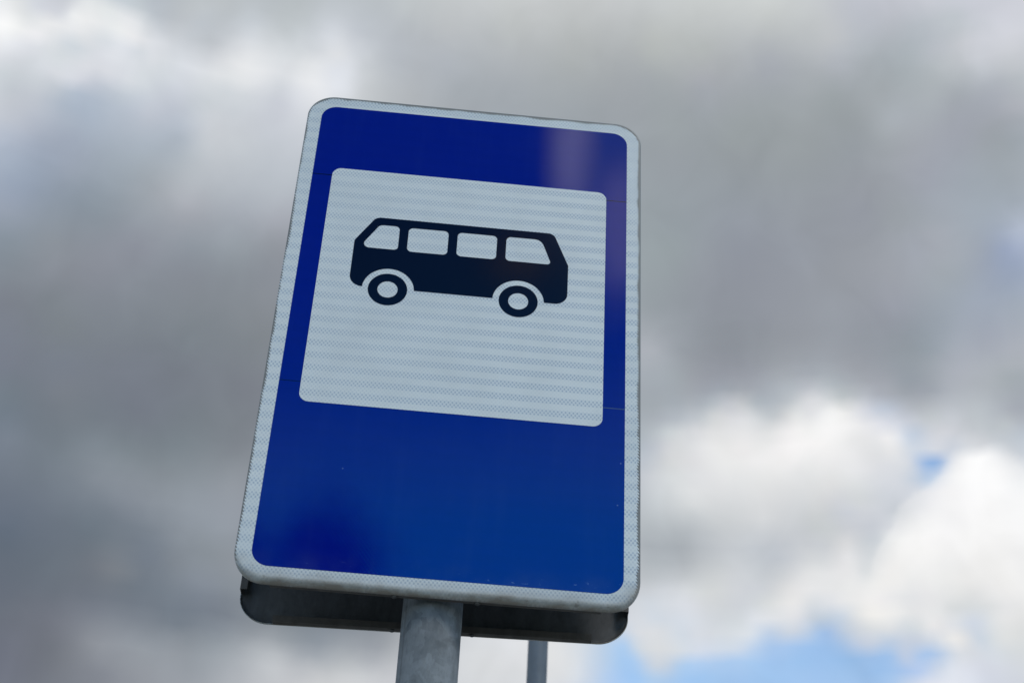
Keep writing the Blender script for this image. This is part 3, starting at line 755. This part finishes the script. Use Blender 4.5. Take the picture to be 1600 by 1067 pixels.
def weave(g, x, z, period):
    """staggered cells of prismatic sheeting, 0..1"""
    a = g.m('COSINE', g.m('MULTIPLY', x, 2 * math.pi / period))
    b = g.m('COSINE', g.m('MULTIPLY', z, 2 * math.pi / (period * 1.3)))
    return g.m('MULTIPLY_ADD', g.m('MULTIPLY', a, b), 0.5, 0.5)


def bands(g, ob, z):
    w = g.v('SUBTRACT', g.noise(ob, 3.0, 2.0, color=True), (0.5, 0.5, 0.5))
    wz = g.m('MULTIPLY', g.xyz(w)[2], 4.0)
    s = g.m('COSINE', g.m('MULTIPLY', g.m('SUBTRACT', g.m('ADD', z, wz), 19.0), 2 * math.pi / 24.0))
    return g.rng(s, -0.45, 0.45, 0.0, 1.0, True)        # 1 in the dark bands


def sheeting_normal(g, ob, x, z, amp):
    """faint embossing of the cells plus the slow waves of the metal"""
    h = g.m('MULTIPLY', weave(g, x, z, 6.2), amp)
    h = g.m('ADD', h, g.m('MULTIPLY', g.noise(ob, 4.0, 1.0), 0.0005))
    b = g.n('ShaderNodeBump')
    b.inputs['Strength'].default_value = 1.0
    b.inputs['Distance'].default_value = 1.0
    g.put(b.inputs['Height'], h)
    return b.outputs[0]


def white_film(name, border):
    m, g, b = material(name)
    ob, x, z = film_coords(g)
    cell = weave(g, x, z, 6.2)
    bd = bands(g, ob, z)
    fade = g.rng(g.noise(g.v('ADD', ob, (3.0, 0, 1.0)), 2.6, 1.0), 0.40, 0.60, 0.62, 1.0, True)
    # contrast of the bands is best at the right-hand side
    fade = g.m('MULTIPLY', fade, g.rng(x, -260.0, 200.0, 0.72, 1.0))
    if border:
        fade = g.m('MULTIPLY', fade, g.rng(g.m('SUBTRACT', z, g.m('MULTIPLY', x, -1.0)), 900.0, 1080.0, 1.0, 0.25))
    bd = g.m('MULTIPLY', bd, fade)
    scale_amt = g.m('ADD', g.m('MULTIPLY', bd, 0.75), g.m('SUBTRACT', 0.62, g.m('MULTIPLY', fade, 0.50)))
    dark = g.m('MULTIPLY', g.rng(cell, 0.15, 0.60, 1.0, 0.0, True), scale_amt)
    pale = (0.765, 0.795, 0.79, 1)
    col = g.mix(g.m('MULTIPLY', bd, 0.25), pale, (0.53, 0.61, 0.68, 1))
    col = g.mix(g.m('MULTIPLY', dark, 0.80), col, (0.29, 0.375, 0.49, 1))
    if not border:      # vertical joint of two film widths
        joint = g.m('LESS_THAN', g.m('ABSOLUTE', g.m('SUBTRACT', x, 72.0)), 0.45)
        col = g.mix(g.m('MULTIPLY', joint, 0.35), col, (0.82, 0.86, 0.88, 1))
    blot = g.noise(ob, 9.0, 4.0, 0.6)
    col = g.mix(g.rng(blot, 0.45, 0.75, 0.0, 0.22), col, (0.42, 0.45, 0.46, 1))
    rough = 0.35
    if border:
        # distance to the rounded outline, for the worn and dirty rim
        qx = g.m('SUBTRACT', g.m('ABSOLUTE', x), W / 2 - RAD)
        qz = g.m('SUBTRACT', g.m('ABSOLUTE', g.m('SUBTRACT', z, H / 2)), H / 2 - RAD)
        px, pz = g.m('MAXIMUM', qx, 0.0), g.m('MAXIMUM', qz, 0.0)
        ln = g.m('SQRT', g.m('ADD', g.m('MULTIPLY', px, px), g.m('MULTIPLY', pz, pz)))
        sd = g.m('ADD', ln, g.m('MINIMUM', g.m('MAXIMUM', qx, qz), 0.0))
        edge = g.m('SUBTRACT', RAD, sd)
        nz = g.noise(ob, 22.0, 4.0, 0.65)
        tooth = g.m('ABSOLUTE', g.m('SUBTRACT', g.m('FRACT', g.m('DIVIDE', g.m('ADD', x, z), 5.6)), 0.5))
        topw = g.m('ADD', g.m('ADD', g.rng(z, 935.0, 958.0, 0.0, 3.4, True), g.rng(x, 284.0, 296.0, 0.0, 1.9, True)), g.rng(nz, 0.35, 0.70, -1.6, 2.6))
        reach = g.m('ADD', g.m('ADD', topw, 0.9), g.m('MULTIPLY', tooth, 8.0))
        wear = g.rng(g.m('SUBTRACT', edge, reach), -0.6, 0.5, 1.0, 0.0, True)
        wear = g.m('MULTIPLY', wear, g.rng(z, 6.0, 40.0, 0.0, 1.0))
        col = g.mix(g.m('MULTIPLY', wear, 0.92), col, g.mix(nz, (0.10, 0.10, 0.095, 1), (0.22, 0.21, 0.19, 1)))
        # grime that gathers on the folded lower lip and in the lower corners
        n3 = g.noise(g.v('MULTIPLY', ob, (1.0, 1.0, 2.0)), 16.0, 5.0, 0.65)
        lipd = g.m('ADD', g.rng(z, -1.0, 10.0, 0.5, 0.0), g.m('MULTIPLY', g.rng(ln, 18.0, 48.0, 0.0, 1.0), g.rng(z, 30.0, 54.0, 1.0, 0.0, True)))
        grime = g.m('MULTIPLY', lipd, g.rng(n3, 0.30, 0.68, 0.25, 1.0), clamp=True)
        col = g.mix(grime, col, (0.29, 0.26, 0.225, 1))
        spots = g.rng(g.noise(ob, 90.0, 3.0, 0.6), 0.60, 0.70, 0.0, 0.5, True)
        col = g.mix(g.m('MULTIPLY', spots, g.rng(g.m('ADD', z, g.m('MULTIPLY', g.m('ABSOLUTE', x), -0.08)), -14.0, 18.0, 1.0, 0.0)), col, (0.16, 0.14, 0.11, 1))
    g.put(b.inputs['Base Color'], col)
    b.inputs['Roughness'].default_value = rough
    b.inputs['Specular IOR Level'].default_value = 0.4
    g.put(b.inputs['Normal'], sheeting_normal(g, ob, x, z, 0.00002))
    return m


def blue_film():
    m, g, b = material("blue_translucent_film")
    ob, x, z = film_coords(g)
    bd = bands(g, ob, z)
    cell = weave(g, x, z, 6.2)
    col = g.mix(g.m('MULTIPLY', bd, 0.16), (0.0, 0.0072, 0.24, 1), (0.0, 0.0058, 0.205, 1))
    col = g.mix(g.m('MULTIPLY', cell, 0.14), col, (0.0, 0.0095, 0.265, 1))
    # two butt joints of the film, level with the ends of the white panel
    dx = g.m('MULTIPLY', x, 0.0016)
    l1 = g.m('LESS_THAN', g.m('ABSOLUTE', g.m('SUBTRACT', g.m('SUBTRACT', z, dx), 782.3)), 1.0)
    l2 = g.m('LESS_THAN', g.m('ABSOLUTE', g.m('SUBTRACT', g.m('SUBTRACT', z, dx), 350.2)), 0.9)
    col = g.mix(l1, col, (0.0, 0.001, 0.02, 1))
    col = g.mix(g.m('MULTIPLY', l2, 0.8), col, g.mix(g.rng(x, 0.0, 1.0), (0.0, 0.001, 0.02, 1), (0.07, 0.10, 0.18, 1)))
    # scuffs near the lower edge and a few stray flecks
    st = g.v('MULTIPLY', ob, (1.0, 1.0, 2.4))
    sc = g.rng(g.noise(st, 75.0, 4.0, 0.6), 0.615, 0.70, 0.0, 1.0, True)
    near = g.m('MULTIPLY', g.rng(g.m('ABSOLUTE', g.m('SUBTRACT', z, 36.0)), 3.0, 8.0, 1.0, 0.0, True), g.rng(x, 0.0, 120.0, 0.1, 1.0))
    fl = g.n('ShaderNodeTexVoronoi')
    g.put(fl.inputs['Vector'], ob)
    fl.inputs['Scale'].default_value = 26.0
    fleck = g.m('MULTIPLY', g.m('LESS_THAN', fl.outputs['Distance'], 0.034), g.m('GREATER_THAN', g.xyz(fl.outputs['Color'])[0], 0.80))
    col = g.mix(g.m('MAXIMUM', g.m('MULTIPLY', g.m('MULTIPLY', sc, near), 0.55), g.m('MULTIPLY', fleck, 0.3)), col, (0.30, 0.40, 0.60, 1))
    runs = g.noise(g.v('MULTIPLY', ob, (1.0, 1.0, 0.10)), 38.0, 4.0, 0.6)
    col = g.mix(g.rng(runs, 0.50, 0.75, 0.0, 0.020), col, (0.10, 0.17, 0.36, 1))
    dust = g.m('MULTIPLY', g.rng(g.noise(ob, 14.0, 5.0, 0.6), 0.45, 0.75, 0.0, 1.0), g.rng(z, 26.0, 60.0, 0.10, 0.012))
    col = g.mix(dust, col, (0.16, 0.20, 0.30, 1))
    g.put(b.inputs['Base Color'], col)
    b.inputs['Roughness'].default_value = 0.035
    b.inputs['Specular IOR Level'].default_value = 0.5
    g.put(b.inputs['Normal'], sheeting_normal(g, ob, x, z, 0.000015))
    return m


def black_film():
    m, g, b = material("black_vinyl")
    ob, x, z = film_coords(g)
    n = g.noise(ob, 12.0, 4.0, 0.6)
    g.put(b.inputs['Base Color'], g.mix(n, (0.0012, 0.002, 0.005, 1), (0.0025, 0.004, 0.008, 1)))
    b.inputs['Roughness'].default_value = 0.08
    b.inputs['Specular IOR Level'].default_value = 0.4
    g.put(b.inputs['Normal'], sheeting_normal(g, ob, x, z, 0.000015))
    return m


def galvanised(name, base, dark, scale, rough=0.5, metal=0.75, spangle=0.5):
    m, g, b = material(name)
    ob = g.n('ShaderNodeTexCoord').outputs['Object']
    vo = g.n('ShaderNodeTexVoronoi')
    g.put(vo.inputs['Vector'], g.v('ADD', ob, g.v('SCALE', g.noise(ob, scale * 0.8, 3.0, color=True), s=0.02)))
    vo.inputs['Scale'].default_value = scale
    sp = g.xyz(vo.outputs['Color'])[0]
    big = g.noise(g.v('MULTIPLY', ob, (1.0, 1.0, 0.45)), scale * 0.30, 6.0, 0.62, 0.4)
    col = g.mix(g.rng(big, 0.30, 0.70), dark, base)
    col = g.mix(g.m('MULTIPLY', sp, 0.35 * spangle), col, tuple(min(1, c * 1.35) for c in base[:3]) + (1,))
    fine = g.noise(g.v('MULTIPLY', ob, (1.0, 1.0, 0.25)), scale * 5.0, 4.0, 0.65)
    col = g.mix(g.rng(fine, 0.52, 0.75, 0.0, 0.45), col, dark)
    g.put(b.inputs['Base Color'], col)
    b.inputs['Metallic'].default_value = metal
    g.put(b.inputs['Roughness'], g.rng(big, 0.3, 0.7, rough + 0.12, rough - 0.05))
    bp = g.n('ShaderNodeBump')
    bp.inputs['Strength'].default_value = 0.25
    bp.inputs['Distance'].default_value = 0.0006
    g.put(bp.inputs['Height'], g.m('ADD', fine, big))
    g.put(b.inputs['Normal'], bp.outputs[0])
    return m, g, b, ob, col


M_WHITE_BORDER = white_film("white_prismatic_film_border", True)
M_WHITE = white_film("white_prismatic_film", False)
M_BLUE = blue_film()
M_BLACK = black_film()
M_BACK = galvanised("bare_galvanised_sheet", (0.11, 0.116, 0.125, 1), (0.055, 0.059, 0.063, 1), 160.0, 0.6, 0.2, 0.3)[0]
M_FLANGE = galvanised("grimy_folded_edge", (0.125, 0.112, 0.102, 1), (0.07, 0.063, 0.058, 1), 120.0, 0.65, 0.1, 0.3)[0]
M_POST, _g, _b, _ob, _col = galvanised("galvanised_tube", (0.24, 0.26, 0.275, 1), (0.095, 0.108, 0.12, 1), 75.0, 0.72, 0.12, 1.0)
# weld seam down the tube and irregular dark blotches
_x, _y, _z = _g.xyz(_ob)
_a = _g.m('ARCTAN2', _y, _x)
_seam = _g.rng(_g.m('ABSOLUTE', _g.m('ADD', _a, 2.62)), 0.02, 0.07, 1.0, 0.0)
_c2 = _g.mix(_g.m('MULTIPLY', _seam, 0.4), _col, (0.08, 0.085, 0.09, 1))
_blot = _g.rng(_g.noise(_g.v('MULTIPLY', _ob, (1, 1, 0.8)), 22.0, 5.0, 0.6, 0.5), 0.53, 0.66, 0.0, 0.55, True)
_g.put(_b.inputs['Base Color'], _g.mix(_blot, _c2, (0.10, 0.108, 0.115, 1)))
M_STEEL = galvanised("grey_painted_steel", (0.16, 0.185, 0.215, 1), (0.12, 0.14, 0.165, 1), 40.0, 0.55, 0.1, 0.2)[0]
M_BOLT = galvanised("dark_bolt_steel", (0.14, 0.14, 0.14, 1), (0.07, 0.07, 0.07, 1), 200.0, 0.45, 0.7, 0.3)[0]


# ---------------------------------------------------------------- ground
def build_ground():
    m, g, b = material("paving_and_asphalt")
    ob = g.n('ShaderNodeTexCoord').outputs['Object']
    x, y, z = g.xyz(ob)
    n = g.noise(ob, 1.2, 6.0, 0.6)
    f = g.noise(ob, 60.0, 4.0, 0.7)
    asph = g.mix(f, (0.04, 0.04, 0.042, 1), (0.075, 0.075, 0.073, 1))
    br = g.n('ShaderNodeTexBrick')
    g.put(br.inputs['Vector'], g.v('SCALE', ob, s=2.5))
    br.inputs['Color1'].default_value = (0.31, 0.30, 0.285, 1)
    br.inputs['Color2'].default_value = (0.36, 0.35, 0.33, 1)
    br.inputs['Mortar'].default_value = (0.09, 0.085, 0.08, 1)
    br.inputs['Mortar Size'].default_value = 0.012
    pav = g.mix(g.m('MULTIPLY', n, 0.5), br.outputs[0], (0.24, 0.23, 0.215, 1))
    near = g.m('LESS_THAN', g.m('ABSOLUTE', g.m('ADD', y, 1.5)), 4.0)
    grass = g.mix(f, (0.035, 0.06, 0.018, 1), (0.07, 0.10, 0.03, 1))
    far = g.mix(g.rng(g.noise(ob, 0.03, 3.0), 0.45, 0.55), asph, grass)
    g.put(b.inputs['Base Color'], g.mix(near, far, pav))
    b.inputs['Roughness'].default_value = 0.9
    bm = bmesh.new()
    rings = []
    for r in (3.0, 12.0, 60.0, 300.0, 2500.0):
        rings.append([bm.verts.new((r * math.cos(2 * math.pi * i / 48), r * math.sin(2 * math.pi * i / 48), 0)) for i in range(48)])
    bm.faces.new(rings[0])
    for a, c in zip(rings, rings[1:]):
        for i in range(48):
            bm.faces.new((a[i], c[i], c[(i + 1) % 48], a[(i + 1) % 48]))
    o = link("ground", bm, m)
    tag(o, kind="structure")


build_ground()

# ---------------------------------------------------------------- the bus stop sign
ROOT = empty("bus_stop_sign", (0.0, 0.0, 0.0))
tag(ROOT, "blue and white bus stop sign with a black bus symbol on a galvanised post", "road sign")
POST_Y = 0.070


def build_post():
    bm = bmesh.new()
    lathe(bm, [(0.0, 0.0), (0.045, 0.0), (0.045, 1.0), (0.045, 2.0), (0.045, SIGN_Z + 0.935), (0.040, SIGN_Z + 0.945), (0.0, SIGN_Z + 0.948)], 64, cap=False)
    o = link("post", bm, M_POST, ROOT, (-0.0028, POST_Y, 0.0), smooth=True)
    mod = o.modifiers.new("edges", 'EDGE_SPLIT')
    mod.split_angle = R(35)


build_post()


def outline(inset):
    r = RAD - inset
    w, h = W / 2 - inset, H
    return rounded([(-w, inset), (w, inset), (w, H - inset), (-w, H - inset)], r, 16)


def build_plate(name, flip):
    """pressed sheet: flat face, rounded lip (softest along the lower edge), plain back"""
    bm = bmesh.new()
    s = -1 if flip else 1

    def lip(z):
        t = min(max((z - 6.0) / 50.0, 0.0), 1.0)
        return 11.0 + (3.0 - 11.0) * t * t * (3 - 2 * t)
    base = outline(0.0)
    n = len(base)
    nrm = []
    for i in range(n):
        a, c = Vector(base[i - 1]), Vector(base[(i + 1) % n])
        t = (c - a).normalized()
        nrm.append(Vector((-t.y, t.x)))
    if (Vector(base[0]) + nrm[0] - Vector((0, H / 2))).length > (Vector(base[0]) - Vector((0, H / 2))).length:
        nrm = [-v for v in nrm]
    rings = []
    K = 8
    for layer, th in ((0, 0.0), (1, 1.2)):
        ks = range(K + 1)
        for k in (ks if layer == 0 else reversed(ks)):
            a = math.pi / 2 * k / K
            ring = []
            for p, v in zip(base, nrm):
                rl = lip(p[1])
                rin = max(rl - th, 0.2)
                q = Vector(p) + v * (th + rin * (1 - math.sin(a)))
                y = th + rin * (1 - math.cos(a))
                if layer and k == K:
                    y = rl
                ring.append(bm.verts.new((s * q.x / 1000, s * y / 1000, q.y / 1000)))
            rings.append(ring)
    for a, c in zip(rings, rings[1:]):
        for i in range(n):
            bm.faces.new((a[i], a[(i + 1) % n], c[(i + 1) % n], c[i]))
    bm.faces.new(rings[0][::-1])
    bm.faces.new(rings[-1])
    y0 = 0.143 if flip else 0.0
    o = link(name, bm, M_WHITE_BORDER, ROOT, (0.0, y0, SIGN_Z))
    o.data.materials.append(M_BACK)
    mi = len(o.data.polygons)
    for p in o.data.polygons:
        p.use_smooth = len(p.vertices) == 4
        # the inside of the pressing is bare metal
        c = p.center.y * s * 1000
    ring_quads = n
    for idx, p in enumerate(o.data.polygons):
        if idx >= ring_quads * (K + 1) and idx != len(o.data.polygons) - 2:
            p.material_index = 1
    return o


def build_flanges(plate, flip):
    """folded edges behind the straight runs of the rim, each with a return"""
    s = -1 if flip else 1
    D = 20.0
    t = 1.2
    runs = {"bottom_flange": ('h', -W / 2 + 57, W / 2 - 57, 0.4, 1),
            "top_flange": ('h', -W / 2 + 50, W / 2 - 50, H - 0.4, -1),
            "side_flange": ('v', 52.0, H - 52.0, -W / 2 + 0.4, 1),
            "side_flange_": ('v', 52.0, H - 52.0, W / 2 - 0.4, -1)}
    for nm, (kind, a, b, pos, d) in runs.items():
        bm = bmesh.new()
        y0 = 9.5 if nm == "bottom_flange" else 2.6
        prof = [(pos, y0), (pos, D - 1.2), (pos + d * 0.35, D - 0.35), (pos + d * 1.2, D), (pos + d * 11.0, D),
                (pos + d * 11.0, D - t), (pos + d * 1.6, D - t), (pos + d * t, D - 1.6), (pos + d * t, y0)]
        ends = []
        for e in (a, b):
            ends.append([bm.verts.new(((e if kind == 'h' else q) * s / 1000, s * y / 1000, (q if kind == 'h' else e) / 1000)) for q, y in prof])
        for i in range(len(prof)):
            j = (i + 1) % len(prof)
            bm.faces.new((ends[0][i], ends[0][j], ends[1][j], ends[1][i]))
        bm.faces.new(ends[0])
        bm.faces.new(ends[1][::-1])
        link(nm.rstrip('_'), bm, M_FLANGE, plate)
    # rivet heads under the lower flange, either side of the post
    for x in (-61.0, 61.0):
        bm = bmesh.new()
        yy = s * 0.0150
        lathe(bm, [(0.0, -0.0032), (0.0022, -0.0030), (0.0042, -0.0018), (0.0048, 0.0), (0.0, 0.0012)], 16, cap=False, c=(x / 1000, yy, 0.0003))
        link("rivet", bm, M_BOLT, plate, smooth=True)


FRONT = build_plate("sign_plate", False)
FRONT["label"] = "front plate with a white border and blue field"
build_flanges(FRONT, False)
REAR = build_plate("rear_plate", True)
REAR.rotation_euler = (0.0, 0.0, R(-2.9))
REAR["label"] = "second plate facing away, its bare metal back showing below"
build_flanges(REAR, True)


def build_face():
    # blue field
    bm = bmesh.new()
    sheet(bm, [rounded([(-274.9, 25.0), (274.6, 25.0), (274.6, 942.7), (-274.9, 942.7)], 27.0, 14)], -0.0003, 0.0002)
    link("blue_field", bm, M_BLUE, FRONT)
    # white panel
    bm = bmesh.new()
    sheet(bm, [rounded([(-240.7, 313.6), (238.8, 313.6), (238.8, 799.0), (-240.7, 799.0)], 16.0, 12)], -0.0006, 0.0002)
    link("white_panel", bm, M_WHITE, FRONT)
    # bus symbol
    wz, wr, hr, ar = 545.2, 32.5, 16.7, 43.0
    lx, rx = 178.2, 394.5
    fz = 547.1

    def arch(cx):
        a0 = math.asin((fz - wz) / ar)
        return [(cx + ar * math.cos(t), wz + ar * math.sin(t)) for t in [math.pi - a0 - (math.pi - 2 * a0) * k / 28 for k in range(29)]]
    left = rounded([(lx - ar, fz), (112.8, fz), (112.9, 643.0), (144.9, 696.2), (449.2, 695.9), (475.9, 629.0), (476.1, fz), (rx + ar, fz)],
                   [0, 22.0, 6.0, 15.0, 14.0, 5.0, 21.0, 0], 10)
    body = left + arch(rx)[::-1] + arch(lx)[::-1]
    wins = [rounded([(122.7, 629.6), (187.0, 629.4), (186.5, 680.4), (152.6, 680.3)], [9.0, 7.5, 7.5, 11.0], 8),
            rounded([(202.2, 628.5), (270.3, 628.5), (270.1, 679.9), (202.0, 679.5)], 8.0, 8),
            rounded([(285.8, 628.5), (353.0, 628.5), (353.1, 679.5), (285.6, 679.5)], 8.0, 8),
            rounded([(368.9, 628.4), (447.5, 628.3), (428.4, 680.3), (368.8, 680.0)], [8.0, 5.5, 17.0, 8.0], 8)]
    off = lambda lp: [(p[0] - 300.0, p[1]) for p in lp]
    bm = bmesh.new()
    sheet(bm, [off(body)] + [off(w) for w in wins], -0.0009, 0.0002)
    for cx in (lx - 0.5, rx + 0.2):
        ring = lambda r: [(cx - 300 + r * math.cos(2 * math.pi * k / 64), wz + r * math.sin(2 * math.pi * k / 64)) for k in range(64)]
        sheet(bm, [ring(wr), ring(hr)], -0.0009, 0.0002)
    link("bus_symbol", bm, M_BLACK, FRONT)


build_face()


def build_clamp(z):
    """strap round the post with a channel to each plate"""
    bm = bmesh.new()
    n = 40
    prof = [(0.0455, z - 0.014), (0.0485, z - 0.014), (0.0485, z + 0.014), (0.0455, z + 0.014), (0.0455, z - 0.014)]
    lathe(bm, prof, n, cap=False, c=(-0.0028, POST_Y, 0))
    for y0, y1 in ((0.0030, 0.0214), (0.1180, 0.1355)):
        box(bm, -0.095, -0.030, y0 + (0.0 if y0 < .1 else 0.0), y1, z - 0.0135, z + 0.0135)
        box(bm, 0.026, 0.091, y0, y1, z - 0.0135, z + 0.0135)
    for y in (0.036, 0.104):
        pass
    for x in (-0.066, 0.060):
        box(bm, x - 0.009, x + 0.003, 0.0216, 0.1178, z - 0.012, z + 0.012)
    o = link("clamp", bm, M_BACK, ROOT)
    for x in (-0.080, 0.076):
        b2 = bmesh.new()
        lathe(b2, [(0.0, 0.1178), (0.007, 0.1178), (0.007, 0.1130), (0.0, 0.1130)], 6, cap=False, axis='Y', c=(x, 0, z))
        link("bolt", b2, M_BOLT, o)


for z in (SIGN_Z + 0.16, SIGN_Z + 0.80):
    build_clamp(z)


# ---------------------------------------------------------------- pole further back
def build_pole():
    root = empty("metal_pole", (0.6506, 6.0, 0.0))
    tag(root, "slim blue-grey metal pole standing behind the bus stop sign", "pole")
    top = SIGN_Z + 3.75
    bm = bmesh.new()
    lathe(bm, [(0.0, 0.0), (0.057, 0.0), (0.0555, top), (0.0, top)], 48, cap=False)
    o = link("shaft", bm, M_STEEL, root, smooth=True)
    o.modifiers.new("edges", 'EDGE_SPLIT').split_angle = R(35)
    bm = bmesh.new()
    lathe(bm, [(0.0, top - 0.03), (0.060, top - 0.03), (0.060, top + 0.01), (0.045, top + 0.028), (0.0, top + 0.034)], 48, cap=False)
    link("cap", bm, M_STEEL, root).modifiers.new("edges", 'EDGE_SPLIT').split_angle = R(35)
    bm = bmesh.new()
    lathe(bm, [(0.0, 0.0), (0.13, 0.0), (0.13, 0.018), (0.062, 0.020), (0.060, 0.12), (0.0565, 0.125)], 40, cap=False)
    link("base_flange", bm, M_STEEL, root)


build_pole()


# ---------------------------------------------------------------- tree mirrored in the sign's glossy film
def build_tree():
    tx, ty = -1.85, -14.0
    root = empty("broadleaf_tree", (tx, ty, 0.0))
    tag(root, "leafy tree across the road, dimly mirrored in the lower left of the blue sign", "tree")
    m, g, b = material("bark")
    ob = g.n('ShaderNodeTexCoord').outputs['Object']
    g.put(b.inputs['Base Color'], g.mix(g.noise(g.v('MULTIPLY', ob, (1, 1, .2)), 18.0, 5.0), (0.05, 0.04, 0.032, 1), (0.14, 0.12, 0.10, 1)))
    b.inputs['Roughness'].default_value = 0.9
    bm = bmesh.new()

    def limb(p, q, r0, r1, n=10):
        p, q = Vector(p), Vector(q)
        d = (q - p).normalized()
        u = d.orthogonal().normalized()
        w = d.cross(u)
        A = [bm.verts.new(p + (u * math.cos(2 * math.pi * i / n) + w * math.sin(2 * math.pi * i / n)) * r0) for i in range(n)]
        B = [bm.verts.new(q + (u * math.cos(2 * math.pi * i / n) + w * math.sin(2 * math.pi * i / n)) * r1) for i in range(n)]
        for i in range(n):
            bm.faces.new((A[i], A[(i + 1) % n], B[(i + 1) % n], B[i]))
        bm.faces.new(B)
    limb((0, 0, 0), (0.05, 0, 4.2), 0.17, 0.13)
    limb((0.05, 0, 4.2), (-0.05, 0.1, 9.8), 0.13, 0.03)
    rnd = random.Random(3)
    clumps = []
    for i in range(46):
        a = rnd.uniform(0, 6.283)
        z = rnd.uniform(4.6, 10.4)
        rad = 2.3 * math.sqrt(max(0.05, 1 - ((z - 7.2) / 3.6) ** 2)) * rnd.uniform(0.35, 1.0)
        c = Vector((rad * math.cos(a), rad * math.sin(a), z))
        clumps.append((c, rnd.uniform(0.38, 0.72)))
        if i % 2 == 0:
            limb((0, 0.02, z - 0.9), c, 0.035, 0.012, 6)
    link("trunk", bm, m, root)
    m2, g, b = material("leaves")
    ob = g.n('ShaderNodeTexCoord').outputs['Object']
    g.put(b.inputs['Base Color'], g.mix(g.noise(ob, 3.0, 3.0), (0.03, 0.05, 0.015, 1), (0.07, 0.10, 0.03, 1)))
    b.inputs['Roughness'].default_value = 0.6
    bm = bmesh.new()
    for c, r in clumps:
        for k in range(int(280 * r)):
            v = Vector((rnd.gauss(0, 1), rnd.gauss(0, 1), rnd.gauss(0, 1))).normalized() * r * rnd.random() ** 0.4
            p = c + v
            u = Vector((rnd.gauss(0, 1), rnd.gauss(0, 1), rnd.gauss(0, 1))).normalized()
            w = u.orthogonal().normalized()
            s = rnd.uniform(0.05, 0.10)
            bm.faces.new([bm.verts.new(p + u * s), bm.verts.new(p + w * s * .5), bm.verts.new(p - u * s), bm.verts.new(p - w * s * .5)])
    me = bpy.data.meshes.new("crown")
    bm.to_mesh(me)
    bm.free()
    me.materials.append(m2)
    o = bpy.data.objects.new("crown", me)
    COL.objects.link(o)
    o.parent = root


build_tree()
